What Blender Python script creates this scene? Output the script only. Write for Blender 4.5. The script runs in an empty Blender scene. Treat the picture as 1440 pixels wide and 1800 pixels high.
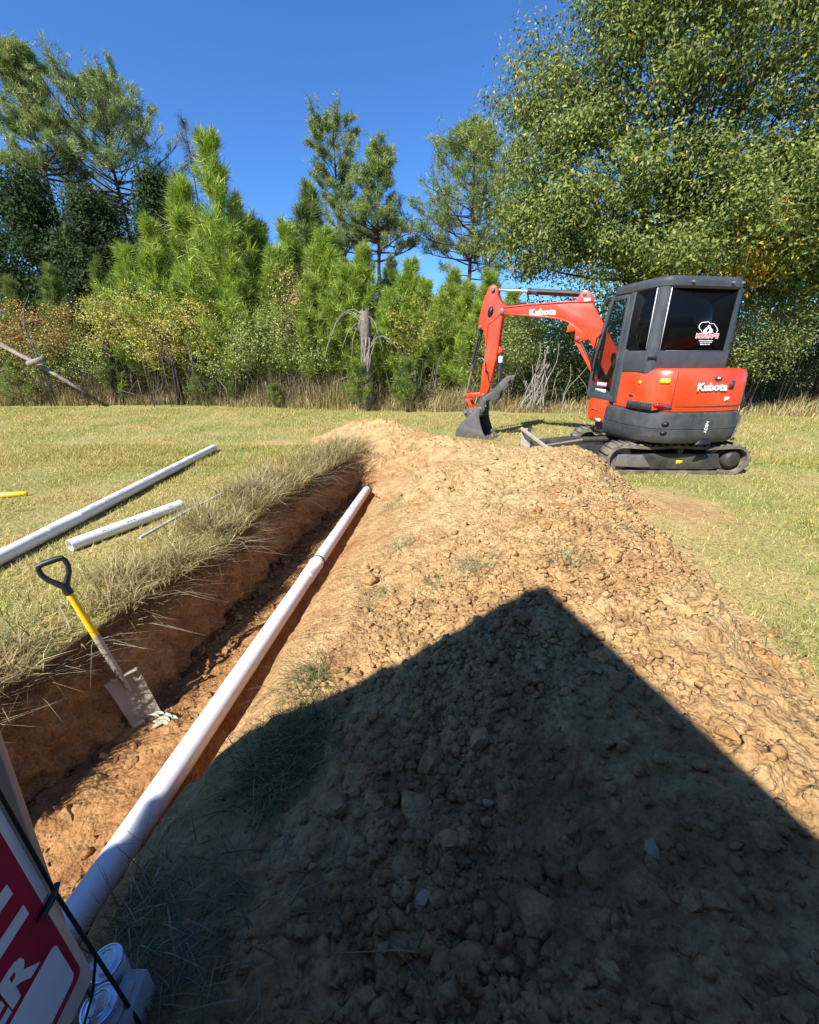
import bpy, bmesh, math, random
import numpy as np
from mathutils import Matrix, Vector

# ---------------------------------------------------------------- camera, sky, sun, exposure
SC = bpy.context.scene
COL = SC.collection
CAM_H = 1.6
PITCH = math.atan(280 / 720)
CP, SP = math.cos(PITCH), math.sin(PITCH)
cam = bpy.data.objects.new('camera', bpy.data.cameras.new('camera'))
COL.objects.link(cam)
cam.data.sensor_fit = 'HORIZONTAL'
cam.data.sensor_width = 36
cam.data.lens = 18.0
cam.data.clip_start = 0.05
cam.data.clip_end = 2000
cam.location = (0, 0, CAM_H)
cam.rotation_euler = (math.pi / 2 - PITCH, 0, 0)
SC.camera = cam

SUN_AZ = math.radians(40)      # direction the light travels, from +y towards +x
SUN_EL = math.radians(44)
world = bpy.data.worlds.new('World')
SC.world = world
world.use_nodes = True
wn = world.node_tree.nodes
sky = wn.new('ShaderNodeTexSky')
sky.sky_type = 'NISHITA'
sky.sun_disc = False
sky.sun_elevation = SUN_EL
sky.sun_rotation = SUN_AZ + math.pi
sky.altitude = 0
sky.air_density = 1.0
sky.dust_density = 0.0
sky.ozone_density = 6.0
bg = wn['Background']
bg.inputs['Strength'].default_value = 0.082
tint = wn.new('ShaderNodeMix'); tint.data_type = 'RGBA'; tint.blend_type = 'MULTIPLY'; tint.inputs[0].default_value = 1.0
tint.inputs[7].default_value = (0.61, 0.96, 1.34, 1)      # the deep clear blue of an autumn sky
world.node_tree.links.new(sky.outputs[0], tint.inputs[6])
world.node_tree.links.new(tint.outputs[2], bg.inputs[0])

sun = bpy.data.objects.new('sun', bpy.data.lights.new('sun', 'SUN'))
COL.objects.link(sun)
sun.data.energy = 5.0
sun.data.angle = math.radians(0.53)
sun.data.color = (1.0, 0.995, 0.965)
SUN_DIR = Vector((math.sin(SUN_AZ) * math.cos(SUN_EL), math.cos(SUN_AZ) * math.cos(SUN_EL), -math.sin(SUN_EL)))
sun.rotation_euler = SUN_DIR.to_track_quat('-Z', 'Y').to_euler()
sun.location = (-12, -14, 18)

SC.render.engine = 'CYCLES'
SC.cycles.use_denoising = True
SC.cycles.max_bounces = 6
SC.cycles.diffuse_bounces = 3
SC.cycles.glossy_bounces = 3
SC.cycles.transmission_bounces = 4
SC.cycles.transparent_max_bounces = 8
SC.view_settings.view_transform = 'Standard'
SC.view_settings.look = 'None'
SC.view_settings.exposure = 0.92
SC.view_settings.gamma = 1.0
SC.view_settings.use_curve_mapping = False

# ---------------------------------------------------------------- helpers
RNG = np.random.default_rng(7)
random.seed(7)


def ray(px, py):
    u = (900 - py) / 720
    return (px - 720) / 720, CP + u * SP, u * CP - SP


def on_z(px, py, z=0.0):
    r = ray(px, py)
    t = (z - CAM_H) / r[2]
    return r[0] * t, r[1] * t, z


def at(px, py, Y):
    r = ray(px, py)
    t = Y / r[1]
    return r[0] * t, Y, CAM_H + r[2] * t


def _hash(ix, iy, iz, seed):
    h = (ix * 374761393 + iy * 668265263 + iz * 2147483647 + seed * 1274126177) & 0xFFFFFFFF
    h = ((h ^ (h >> 13)) * 1274126177) & 0xFFFFFFFF
    return ((h ^ (h >> 16)) & 0xFFFFFF) / 16777215.0


def vnoise(x, y, z=None, seed=0):
    x = np.asarray(x, float); y = np.asarray(y, float)
    z = np.zeros_like(x) if z is None else np.asarray(z, float)
    fx, fy, fz = np.floor(x), np.floor(y), np.floor(z)
    ix, iy, iz = fx.astype(np.int64), fy.astype(np.int64), fz.astype(np.int64)
    tx, ty, tz = x - fx, y - fy, z - fz
    tx = tx * tx * (3 - 2 * tx); ty = ty * ty * (3 - 2 * ty); tz = tz * tz * (3 - 2 * tz)
    r = 0
    for a in (0, 1):
        for b in (0, 1):
            for c in (0, 1):
                w = (tx if a else 1 - tx) * (ty if b else 1 - ty) * (tz if c else 1 - tz)
                r = r + w * _hash(ix + a, iy + b, iz + c, seed)
    return r * 2 - 1


def fbm(x, y, z=None, octv=4, seed=0, gain=0.5):
    x = np.asarray(x, float); y = np.asarray(y, float)
    z = np.zeros_like(x) if z is None else np.asarray(z, float)
    r = 0; a = 1.0; f = 1.0; s = 0
    for o in range(octv):
        r = r + a * vnoise(x * f + o * 17.3, y * f + o * 9.1, z * f + o * 5.7, seed + o)
        s += a; a *= gain; f *= 2.03
    return r / s


def worley(x, y, seed=0):
    """distance to the nearest feature point and a random value for its cell"""
    x = np.asarray(x, float); y = np.asarray(y, float)
    ix = np.floor(x).astype(np.int64); iy = np.floor(y).astype(np.int64)
    best = np.full(x.shape, 9.0); val = np.zeros(x.shape)
    for a in (-1, 0, 1):
        for b in (-1, 0, 1):
            cx = ix + a; cy = iy + b
            d = np.hypot(cx + _hash(cx, cy, cx * 0 + 1, seed) - x, cy + _hash(cx, cy, cx * 0 + 2, seed) - y)
            m = d < best
            best = np.where(m, d, best); val = np.where(m, _hash(cx, cy, cx * 0 + 3, seed), val)
    return best, val


def lumps(x, y, seed):
    f, v = worley(x + 0.25 * vnoise(x * 2, y * 2, seed=seed + 3), y + 0.25 * vnoise(x * 2 + 7, y * 2, seed=seed + 4), seed)
    return np.clip(1 - (f / 0.62) ** 2, 0, 1) ** 0.7 * (0.15 + 0.85 * v * v)


class MB:
    """collects pieces of geometry and links them as ONE mesh object"""
    def __init__(self):
        self.v = []; self.c = []; self.f = []; self.n = 0

    def add(self, V, F, col=None):
        V = np.asarray(V, float).reshape(-1, 3)
        if isinstance(F, np.ndarray):
            self.f.append(F.astype(np.int64) + self.n)
        else:
            by = {}
            for f in F:
                by.setdefault(len(f), []).append(f)
            for k in by:
                self.f.append(np.asarray(by[k], np.int64) + self.n)
        self.v.append(V)
        if col is None:
            col = (1, 1, 1)
        col = np.asarray(col, float)
        if col.ndim == 1:
            col = np.tile(col, (len(V), 1))
        self.c.append(col)
        self.n += len(V)
        return self

    def mesh(self, name):
        V = np.concatenate(self.v); C = np.concatenate(self.c)
        me = bpy.data.meshes.new(name)
        me.vertices.add(len(V)); me.vertices.foreach_set('co', V.astype(np.float32).ravel())
        tot = np.concatenate([np.full(len(f), f.shape[1]) for f in self.f])
        idx = np.concatenate([f.ravel() for f in self.f])
        me.loops.add(len(idx)); me.loops.foreach_set('vertex_index', idx.astype(np.int32))
        me.polygons.add(len(tot))
        st = np.concatenate([[0], np.cumsum(tot)[:-1]])
        me.polygons.foreach_set('loop_start', st.astype(np.int32))
        me.polygons.foreach_set('loop_total', tot.astype(np.int32))
        at_ = me.color_attributes.new('Col', 'FLOAT_COLOR', 'POINT')
        at_.data.foreach_set('color', np.concatenate([C, np.ones((len(C), 1))], 1).astype(np.float32).ravel())
        me.update(calc_edges=True)
        me.validate()
        return me

    def build(self, name, mat, parent=None, smooth=None, bevel=0, loc=None, seg=2):
        me = self.mesh(name)
        me.materials.append(mat)
        o = bpy.data.objects.new(name, me)
        COL.objects.link(o)
        if parent is not None:
            o.parent = parent
        if loc is not None:
            o.location = loc
        if smooth is not None:
            me.polygons.foreach_set('use_smooth', np.ones(len(me.polygons), bool))
            if smooth < 180:
                me.set_sharp_from_angle(angle=math.radians(smooth))
        if bevel:
            m = o.modifiers.new('bevel', 'BEVEL')
            m.width = bevel; m.segments = seg; m.limit_method = 'ANGLE'; m.angle_limit = math.radians(40)
        return o

    # ---- primitive shapes
    def box(self, lo, hi, M=None, col=None):
        (a, b, c), (d, e, f) = lo, hi
        V = [(a, b, c), (d, b, c), (d, e, c), (a, e, c), (a, b, f), (d, b, f), (d, e, f), (a, e, f)]
        if M is not None:
            V = [M @ Vector(p) for p in V]
        return self.add(V, [(3, 2, 1, 0), (4, 5, 6, 7), (0, 1, 5, 4), (1, 2, 6, 5), (2, 3, 7, 6), (3, 0, 4, 7)], col)

    def tube(self, path, rad, seg=8, cap=True, col=None):
        P = np.asarray(path, float); n = len(P)
        R = np.full(n, rad, float) if np.isscalar(rad) else np.asarray(rad, float)
        T = np.gradient(P, axis=0); T /= np.linalg.norm(T, axis=1)[:, None] + 1e-9
        up = np.array([0, 0, 1.0]) if abs(T[0][2]) < 0.9 else np.array([1.0, 0, 0])
        N = np.zeros_like(P); B = np.zeros_like(P)
        u = np.cross(T[0], up); u /= np.linalg.norm(u)
        for i in range(n):
            u = u - T[i] * np.dot(u, T[i]); u /= np.linalg.norm(u) + 1e-9
            N[i] = u; B[i] = np.cross(T[i], u)
        a = np.linspace(0, 2 * math.pi, seg, endpoint=False)
        V = P[:, None, :] + R[:, None, None] * (np.cos(a)[None, :, None] * N[:, None, :] + np.sin(a)[None, :, None] * B[:, None, :])
        V = V.reshape(-1, 3)
        i = np.arange(n - 1)[:, None] * seg; j = np.arange(seg)[None, :]; k = (j + 1) % seg
        F = np.stack([i + j, i + k, i + seg + k, i + seg + j], -1).reshape(-1, 4)
        self.add(V, F, col)
        if cap:
            self.f.append(np.arange(seg)[None, ::-1] + self.n - n * seg)
            self.f.append(np.arange(seg)[None, :] + self.n - seg)
        return self

    def extrude(self, poly, d0, d1, frame):
        """poly of (a,b); frame(a,b,d)->xyz; solid between depth d0 and d1"""
        n = len(poly)
        V = [frame(a, b, d0) for a, b in poly] + [frame(a, b, d1) for a, b in poly]
        F = [tuple(range(n)), tuple(range(2 * n - 1, n - 1, -1))]
        for i in range(n):
            j = (i + 1) % n
            F.append((j, i, n + i, n + j))
        return self.add(V, F)

    def loft(self, rings, closed=True, cap=True):
        n = len(rings[0]); V = [p for r in rings for p in r]; F = []
        m = n if closed else n - 1
        for k in range(len(rings) - 1):
            for i in range(m):
                j = (i + 1) % n
                F.append((k * n + i, k * n + j, (k + 1) * n + j, (k + 1) * n + i))
        if cap:
            F.append(tuple(range(n - 1, -1, -1)))
            F.append(tuple(range((len(rings) - 1) * n, len(rings) * n)))
        return self.add(V, F)

    def lathe(self, prof, M=None, seg=24):
        """prof list of (r,z) about local z"""
        rings = []
        for r, z in prof:
            ring = []
            for i in range(seg):
                a = 2 * math.pi * i / seg
                p = Vector((r * math.cos(a), r * math.sin(a), z))
                ring.append(M @ p if M is not None else p)
            rings.append(ring)
        return self.loft(rings)


def fix_normals(o):
    bm = bmesh.new(); bm.from_mesh(o.data)
    bmesh.ops.recalc_face_normals(bm, faces=bm.faces)
    bm.to_mesh(o.data); bm.free()
    return o


def empty(name, loc=(0, 0, 0), label=None, cat=None, group=None):
    o = bpy.data.objects.new(name, None)
    COL.objects.link(o); o.location = loc
    o.empty_display_size = 0.2
    if label:
        tag(o, label, cat, group)
    return o


def tag(o, label=None, cat=None, group=None, kind=None):
    if label: o['label'] = label
    if cat: o['category'] = cat
    if group: o['group'] = group
    if kind: o['kind'] = kind
    return o


# ---------------------------------------------------------------- materials
def new_mat(name):
    m = bpy.data.materials.new(name); m.use_nodes = True
    nt = m.node_tree
    return m, nt, nt.nodes['Principled BSDF'], nt.nodes, nt.links


def ramp(nt, fac, stops):
    r = nt.nodes.new('ShaderNodeValToRGB')
    el = r.color_ramp.elements
    while len(el) < len(stops): el.new(0.5)
    for e, (p, c) in zip(el, stops):
        e.position = p; e.color = (*c, 1)
    nt.links.new(fac, r.inputs[0])
    return r.outputs[0]


def noise(nt, scale, detail=4, rough=0.6, co=None, dist=0.0):
    n = nt.nodes.new('ShaderNodeTexNoise')
    n.inputs['Scale'].default_value = scale; n.inputs['Detail'].default_value = detail
    n.inputs['Roughness'].default_value = rough; n.inputs['Distortion'].default_value = dist
    if co is not None: nt.links.new(co, n.inputs['Vector'])
    return n.outputs[0]


def objco(nt):
    return nt.nodes.new('ShaderNodeTexCoord').outputs['Object']


def mix(nt, fac, a, b, mode='MIX'):
    m = nt.nodes.new('ShaderNodeMix'); m.data_type = 'RGBA'; m.blend_type = mode
    for s, v in ((0, fac), (6, a), (7, b)):
        if hasattr(v, 'links') or isinstance(v, bpy.types.NodeSocket): nt.links.new(v, m.inputs[s])
        elif s == 0: m.inputs[0].default_value = v
        else: m.inputs[s].default_value = (*v, 1)
    return m.outputs[2]


def bump(nt, h, strength, dist, bsdf):
    b = nt.nodes.new('ShaderNodeBump')
    b.inputs['Strength'].default_value = strength; b.inputs['Distance'].default_value = dist
    nt.links.new(h, b.inputs['Height']); nt.links.new(b.outputs[0], bsdf.inputs['Normal'])


def mat_plain(name, col, rough=0.5, metal=0.0, var=0.12, scale=12, spec=0.5, dirt=None, dirt_amt=0.5, coat=0.0, bmp=0.0):
    m, nt, b, N, L = new_mat(name)
    co = objco(nt)
    n = noise(nt, scale, 5, 0.65, co)
    c = ramp(nt, n, [(0.25, tuple(x * (1 - var) for x in col)), (0.75, tuple(min(1, x * (1 + var)) for x in col))])
    if dirt:
        n2 = noise(nt, scale * 0.35, 6, 0.7, co, 0.6)
        f = ramp(nt, n2, [(0.5 - 0.18 * dirt_amt, (0, 0, 0)), (0.78 - 0.2 * dirt_amt, (dirt_amt,) * 3)])
        c = mix(nt, f, c, dirt)
    L.new(c, b.inputs['Base Color'])
    r = ramp(nt, n, [(0.2, (rough * 0.8,) * 3), (0.8, (min(1, rough * 1.2),) * 3)])
    L.new(r, b.inputs['Roughness'])
    b.inputs['Metallic'].default_value = metal
    b.inputs['Specular IOR Level'].default_value = spec
    b.inputs['Coat Weight'].default_value = coat
    if bmp: bump(nt, noise(nt, scale * 3, 4, 0.6, co), bmp, 0.01, b)
    return m


def mat_leaf(name, rough=0.5, trans=0.35, spec=0.4):
    m, nt, b, N, L = new_mat(name)
    a = N.new('ShaderNodeAttribute'); a.attribute_name = 'Col'
    L.new(a.outputs['Color'], b.inputs['Base Color'])
    b.inputs['Roughness'].default_value = rough
    b.inputs['Specular IOR Level'].default_value = spec
    t = N.new('ShaderNodeBsdfTranslucent')
    hsv = N.new('ShaderNodeHueSaturation'); hsv.inputs['Value'].default_value = 1.5; hsv.inputs['Saturation'].default_value = 1.1
    L.new(a.outputs['Color'], hsv.inputs['Color']); L.new(hsv.outputs[0], t.inputs['Color'])
    mx = N.new('ShaderNodeMixShader'); mx.inputs[0].default_value = trans
    L.new(b.outputs[0], mx.inputs[1]); L.new(t.outputs[0], mx.inputs[2])
    L.new(mx.outputs[0], N['Material Output'].inputs['Surface'])
    return m


def mat_bark(name, c0, c1, scale=6):
    m, nt, b, N, L = new_mat(name)
    co = objco(nt)
    mp = N.new('ShaderNodeMapping'); mp.inputs['Scale'].default_value = (1, 1, 0.25); L.new(co, mp.inputs[0])
    n = noise(nt, scale, 6, 0.7, mp.outputs[0], 0.4)
    L.new(ramp(nt, n, [(0.3, c0), (0.7, c1)]), b.inputs['Base Color'])
    b.inputs['Roughness'].default_value = 0.9; b.inputs['Specular IOR Level'].default_value = 0.15
    bump(nt, n, 0.8, 0.03, b)
    return m


def mat_soil(name, use_attr):
    """tan and rust clay; attribute Col: r = lawn amount, g = redness by depth and position, b = dryness"""
    m, nt, b, N, L = new_mat(name)
    co = N.new('ShaderNodeNewGeometry').outputs['Position']
    a = N.new('ShaderNodeAttribute'); a.attribute_name = 'Col'
    sep = N.new('ShaderNodeSeparateColor'); L.new(a.outputs['Color'], sep.inputs[0])
    big = noise(nt, 1.1, 5, 0.6, co, 0.5)
    med = noise(nt, 7.0, 6, 0.68, co, 0.4)
    fine = noise(nt, 60, 5, 0.72, co)
    tan_ = ramp(nt, med, [(0.28, (0.31, 0.195, 0.080)), (0.5, (0.44, 0.295, 0.132)), (0.72, (0.56, 0.40, 0.20))])
    org = ramp(nt, med, [(0.28, (0.22, 0.098, 0.038)), (0.5, (0.35, 0.172, 0.066)), (0.74, (0.46, 0.26, 0.11))])
    f = N.new('ShaderNodeMath'); f.operation = 'ADD'; f.use_clamp = True
    L.new(sep.outputs[1], f.inputs[0])
    g2 = ramp(nt, big, [(0.48, (0, 0, 0)), (0.68, (0.5, 0.5, 0.5))]); L.new(g2, f.inputs[1])
    soil = mix(nt, f.outputs[0], tan_, org)
    sp = ramp(nt, fine, [(0.3, (0.62, 0.6, 0.58)), (0.5, (1, 1, 1)), (0.72, (1.25, 1.25, 1.25))])
    soil = mix(nt, 0.8, soil, sp, 'MULTIPLY')
    # lawn thatch between the blades
    ln = noise(nt, 34, 5, 0.75, co); lb = noise(nt, 0.9, 4, 0.6, co)
    straw = ramp(nt, ln, [(0.3, (0.14, 0.10, 0.040)), (0.5, (0.33, 0.25, 0.10)), (0.7, (0.47, 0.37, 0.16))])
    grn = ramp(nt, ln, [(0.3, (0.08, 0.09, 0.025)), (0.5, (0.21, 0.22, 0.065)), (0.72, (0.34, 0.32, 0.13))])
    lawn = mix(nt, ramp(nt, lb, [(0.4, (0, 0, 0)), (0.6, (1, 1, 1))]), straw, grn)
    c = mix(nt, sep.outputs[0], soil, lawn)
    L.new(c, b.inputs['Base Color'])
    b.inputs['Roughness'].default_value = 0.95; b.inputs['Specular IOR Level'].default_value = 0.12
    top = mix(nt, sep.outputs[2], c, (0.085, 0.052, 0.030))       # dark topsoil under the turf
    L.new(top, b.inputs['Base Color'])
    hs = []
    for sc_, rnd in ((26, 1.0), (62, 1.0)):
        v = N.new('ShaderNodeTexVoronoi'); v.inputs['Scale'].default_value = sc_; v.inputs['Randomness'].default_value = rnd
        L.new(co, v.inputs['Vector']); hs.append(v.outputs['Distance'])
    m1 = N.new('ShaderNodeMath'); m1.operation = 'MULTIPLY_ADD'; m1.inputs[1].default_value = -0.9
    L.new(hs[0], m1.inputs[0]); L.new(med, m1.inputs[2])
    m2 = N.new('ShaderNodeMath'); m2.operation = 'MULTIPLY_ADD'; m2.inputs[1].default_value = -0.45
    L.new(hs[1], m2.inputs[0]); L.new(m1.outputs[0], m2.inputs[2])
    hm = N.new('ShaderNodeMath'); hm.operation = 'MULTIPLY_ADD'; hm.inputs[1].default_value = 0.6
    L.new(fine, hm.inputs[0]); L.new(m2.outputs[0], hm.inputs[2])
    bump(nt, hm.outputs[0], 1.0, 0.015, b)
    bs = N.new('ShaderNodeMath'); bs.operation = 'MULTIPLY_ADD'; bs.inputs[1].default_value = -0.75; bs.inputs[2].default_value = 1.0
    L.new(sep.outputs[0], bs.inputs[0]); L.new(bs.outputs[0], b.inputs['Normal'].links[0].from_node.inputs['Strength'])
    return m


M = {}
M['soil'] = mat_soil('clay_soil', True)
M['clod'] = mat_soil('clay_clod', True)
M['grass'] = mat_leaf('grass_blades', 0.6, 0.25, 0.25)
M['leaf'] = mat_leaf('broad_leaves', 0.5, 0.3, 0.22)
M['leaf_matte'] = mat_leaf('matte_leaves', 0.7, 0.25, 0.08)
M['needle'] = mat_leaf('pine_needles', 0.45, 0.22, 0.35)
M['bark'] = mat_bark('pine_bark', (0.05, 0.035, 0.025), (0.20, 0.15, 0.115))
M['bark_dark'] = mat_bark('dark_bark', (0.018, 0.014, 0.012), (0.07, 0.055, 0.045))
M['deadwood'] = mat_bark('weathered_wood', (0.10, 0.075, 0.055), (0.34, 0.28, 0.22), 9)
M['vine'] = mat_bark('dry_vine', (0.16, 0.13, 0.10), (0.40, 0.35, 0.28), 12)
M['twig'] = mat_bark('brown_twig', (0.06, 0.045, 0.035), (0.22, 0.18, 0.14), 12)

# ---------------------------------------------------------------- the ground with its trench
LIP = [(-6, -2.35), (0, -2.3), (1.0, -2.2), (1.5, -2.08), (1.85, -1.93), (2.3, -1.80), (3.2, -1.63), (4.25, -1.5), (5.1, -1.33), (6.2, -0.98), (6.8, -0.8), (12, -0.7)]
BANK = [(-6, -0.95), (0.4, -0.95), (1.0, -0.86), (1.5, -0.62), (2.0, -0.36), (3.0, -0.1), (4.5, 0.08), (6.3, 0.15), (12, 0.2)]
lip_x = lambda y: np.interp(y, [p[0] for p in LIP], [p[1] for p in LIP])
bank_x = lambda y: np.interp(y, [p[0] for p in BANK], [p[1] for p in BANK])
pipe_x = lambda y: -1.28 + (np.asarray(y) - 0.98) * 0.1152
FLOOR = -0.60


def sstep(a, b, x):
    t = np.clip((x - a) / (b - a), 0, 1)
    return t * t * (3 - 2 * t)


def lawn_z(x, y):
    return 0.035 * fbm(x * 0.5, y * 0.5, octv=3, seed=3) + 0.012 * fbm(x * 4, y * 4, octv=3, seed=5) \
        + (0.06 + 0.07 * sstep(2.6, 4.2, y)) * np.exp(-((x - lip_x(y) + 0.35) / 0.45) ** 2) * sstep(0.5, 2.0, y) * (1 - sstep(6.4, 7.4, y))


HEAP = [  # x, y, height of the spoil heap
    (2.25, 5.15, .56), (1.85, 5.55, .37), (1.35, 5.65, .33), (.7, 6.2, .36), (1.7, 4.6, .5), (.2, 7.0, .34), (-.4, 7.8, .30), (-1.0, 8.3, .30), (-.6, 8.6, .33), (-1.5, 8.1, .16),
    (1.1, 4.6, .34), (.5, 4.9, .24), (1.5, 3.6, .44), (1.0, 3.6, .34), (.5, 3.6, .2), (1.45, 2.7, .46), (.95, 2.7, .44), (.4, 2.7, .24), (.0, 2.5, .10),
    (1.3, 1.9, .42), (.8, 1.9, .40), (.3, 1.8, .26), (-.2, 1.7, .04), (-.35, 1.95, -.04), (-.25, 2.25, .0), (1.2, 1.1, .30), (.7, 1.0, .26), (.2, .9, .13), (-.3, .8, .07), (.9, .4, .18), (.3, .3, .06),
    (0, 5.6, .14), (0, 4.3, .08), (-.05, 3.4, .06), (-.3, 6.5, .14), (-.6, 7.1, .24), (-1.0, 7.4, .05), (-1.25, 6.9, -.15), (-1.0, 6.75, -.1),
    (2.9, 5.7, -.1), (2.85, 5.1, 0), (2.72, 4.4, -.02), (2.55, 3.3, -.03), (2.4, 2.4, -.03), (2.15, 1.5, -.03), (2.0, .7, -.03), (1.8, -.2, -.03),
    (2.6, 6.3, -.12), (1.9, 6.6, -.08), (1.4, 7.0, -.08), (.9, 7.7, -.08), (.5, 8.6, -.08), (0, 9.4, -.1), (-.9, 9.6, -.1), (-1.9, 9.2, -.1), (-2.2, 8.4, -.1), (-2.0, 7.7, -.06), (-1.5, 7.2, -.02),
    (3.3, 5, -.3), (3.1, 3.6, -.3), (2.9, 2.4, -.3), (2.7, 1.2, -.3), (3.4, 6.2, -.3), (2.2, 7.4, -.3), (1.6, 8.2, -.3), (1.1, 9.3, -.3), (-2.8, 9.2, -.3), (-2.8, 8, -.3), (-2.4, 7.2, -.2),
    (-.75, 6.6, .10), (-.75, 5.6, -.32), (-.8, 4.5, -.35), (-.85, 3.6, -.36), (-.85, 2.6, -.34), (-.85, 1.7, -.25), (-.9, 1.0, -.12), (-1.0, .4, -.1), (.4, -.5, -.05), (-.6, -.3, -.05), (1.2, -.6, 0),
    (-.45, 4.5, -.16), (-.45, 3.5, -.16), (-.5, 2.6, -.13), (-.35, 5.6, -.05),
]
HP = np.array(HEAP)


def heap_h(x, y):
    x = np.asarray(x, float); y = np.asarray(y, float)
    num = np.zeros_like(x); den = np.zeros_like(x) + 1e-9
    for hx, hy, hz in HEAP:
        w = np.exp(-((x - hx) ** 2 + (y - hy) ** 2) / (2 * 0.34 ** 2))
        num += w * hz; den += w
    return num / den


def rough(x, y, z=None):
    a = 0.055 * fbm(x * 2.6, y * 2.6, z, octv=4, seed=21, gain=0.55)
    r = np.abs(fbm(x * 7, y * 7, z, octv=5, seed=31, gain=0.62))
    q = fbm(x * 26, y * 26, z, octv=3, seed=37, gain=0.6)
    m = 0.14 + 0.86 * sstep(-0.25, 0.2, fbm(x * 1.1, y * 1.1, octv=3, seed=81) + 0.35 * sstep(0.2, 1.4, x) + 0.25 * (1 - sstep(1.5, 3.5, y)))
    l = 0.040 * lumps(x * 7.5, y * 7.5, 301) + 0.021 * lumps(x * 17, y * 17, 302) + 0.010 * lumps(x * 38, y * 38, 303)
    return a + 0.05 * (0.3 - r) + 0.010 * q + (l - 0.02) * m


def heap_z(x, y):
    h = heap_h(x, y)
    fade = sstep(-0.12, 0.15, h)
    return h + rough(x, y) * (0.35 + 0.75 * fade)


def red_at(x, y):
    """clay redness: rusty by the trench, yellower away; foreground reddened to brown its shade"""
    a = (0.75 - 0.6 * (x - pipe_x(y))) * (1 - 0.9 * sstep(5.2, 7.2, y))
    b = 0.45 * (1 - sstep(0.2, 1.7, x)) * (1 - sstep(2.6, 4.4, y)) + 0.25 * (1 - sstep(1.0, 1.9, y))  # extra red on left and foreground clay, warms its tone in the house shadow
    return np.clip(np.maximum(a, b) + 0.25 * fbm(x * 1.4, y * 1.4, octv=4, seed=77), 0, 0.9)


# cross sections swept along y: lawn | lip | wall | floor | groove | bank | lawn
def spread(a, b, n, p=1.0):
    t = np.linspace(0, 1, n, endpoint=False) ** p
    return a + (b - a) * t


ys = [-60, -30, -15, -8, -5, -3, -2, -1.2, -0.7]
y = -0.4
while y < 12:
    ys.append(y); y += 0.010 + 0.0062 * max(y, 0.2)
ys += [12.4, 13, 14, 16, 19, 23, 28, 36, 50, 80, 140, 300, 700]
ys = np.array(ys)
rows = []; att = []
for y in ys:
    yc = min(max(y, -6), 12)
    D = float((1 - sstep(6.15, 6.6, np.array(yc))) * sstep(-6, -4, np.array(y)))
    jag = 0.06 * float(fbm(np.array([yc * 2.3]), np.array([3.3]), octv=4, seed=41)[0])
    xl = float(lip_x(yc)) + jag * D
    xp = float(pipe_x(np.array(min(yc, 7)))); xb = max(float(bank_x(yc)), xp + 0.4)
    near = max(abs(y), 1) > 12
    X = [spread(-700, -60, 5), spread(-60, -8, 10), spread(-8, xl - 2.2, 20), spread(xl - 2.2, xl - 0.5, 36), spread(xl - 0.5, xl, 30)]
    X = np.concatenate(X); Z = np.zeros_like(X); K = np.zeros_like(X)
    # wall
    nw = 30
    t = np.linspace(0, 1, nw, endpoint=False)
    w = 0.05 * D + 0.25 * (1 - D)
    wx = xl + w * t - 0.09 * D * np.sin(np.pi * np.clip(t * 1.4, 0, 1)); wz = FLOOR * D * t
    # floor towards the pipe, a groove on its right and the sloping bank
    f0 = xl + w
    px_l = xp - 0.10; px_r = xp + 0.12
    if px_l < f0 + 0.05: px_l = f0 + 0.05
    if px_r < px_l + 0.1: px_r = px_l + 0.1
    fx = spread(f0, px_l, 26); fz = D * (FLOOR + 0.09 * np.linspace(0, 1, 26, endpoint=False) ** 1.5)
    gx = spread(px_l, px_r, 12); gz = D * np.interp(np.linspace(0, 1, 12, endpoint=False), [0, .3, .7, 1], [-0.51, -0.535, -0.57, -0.6])
    if xb < px_r + 0.15: xb = px_r + 0.15
    b1 = px_r + 0.10
    hx = spread(px_r, b1, 8); hz = D * np.interp(np.linspace(0, 1, 8, endpoint=False), [0, .5, 1], [-0.6, -0.58, -0.42])
    bx = spread(b1, xb, 34); bz = D * (-0.42 + 0.42 * np.linspace(0, 1, 34, endpoint=False) ** 0.5)
    rx = np.concatenate([spread(xb, 3.2, 40), spread(3.2, 8, 16), spread(8, 60, 10), spread(60, 701, 6)])
    xx = np.concatenate([X, wx, fx, gx, hx, bx, rx])
    zz = np.concatenate([Z, wz, fz, gz, hz, bz, np.zeros_like(rx)])
    n0 = len(X); n1 = n0 + nw; n2 = n1 + 26 + 12 + 8; n3 = n2 + 34
    yy = np.full_like(xx, y)
    soil = np.zeros_like(xx)
    soil[n0:n3] = D
    deep = np.clip(-zz / 0.6, 0, 1) ** 0.7
    lz = lawn_z(xx, np.full_like(xx, yc))
    fadew = np.ones_like(xx); fadew[n0:n1] = 1 - 0.7 * t
    fadew[n1:n2] = 0.2; fadew[n2:n3] = np.linspace(0.2, 1, 34)
    zz = zz + lz * fadew
    rows.append(np.stack([xx, yy, zz], 1))
    att.append(np.stack([soil, deep, np.full_like(xx, D)], 1))
G = np.array(rows); A = np.array(att)
nx = G.shape[1]
gx_, gy_, gz_ = G[..., 0].copy(), G[..., 1].copy(), G[..., 2].copy()
isw = np.zeros(nx); isw[n0 - 4:n1 + 3] = 1; isw[n0 - 4:n0 + 8] = [.05, .08, .1, .12, .16, .22, .3, .4, .55, .7, .85, .95]
isf = np.zeros(nx); isf[n1:n3] = 1
Dm = A[..., 2]
wn_ = fbm(gx_ * 3.0, gy_ * 5.0, gz_ * 5.0, octv=5, seed=51, gain=0.6)
wn2 = np.abs(fbm(gx_ * 8, gy_ * 11.0, gz_ * 14.0, octv=4, seed=57, gain=0.6))
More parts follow.
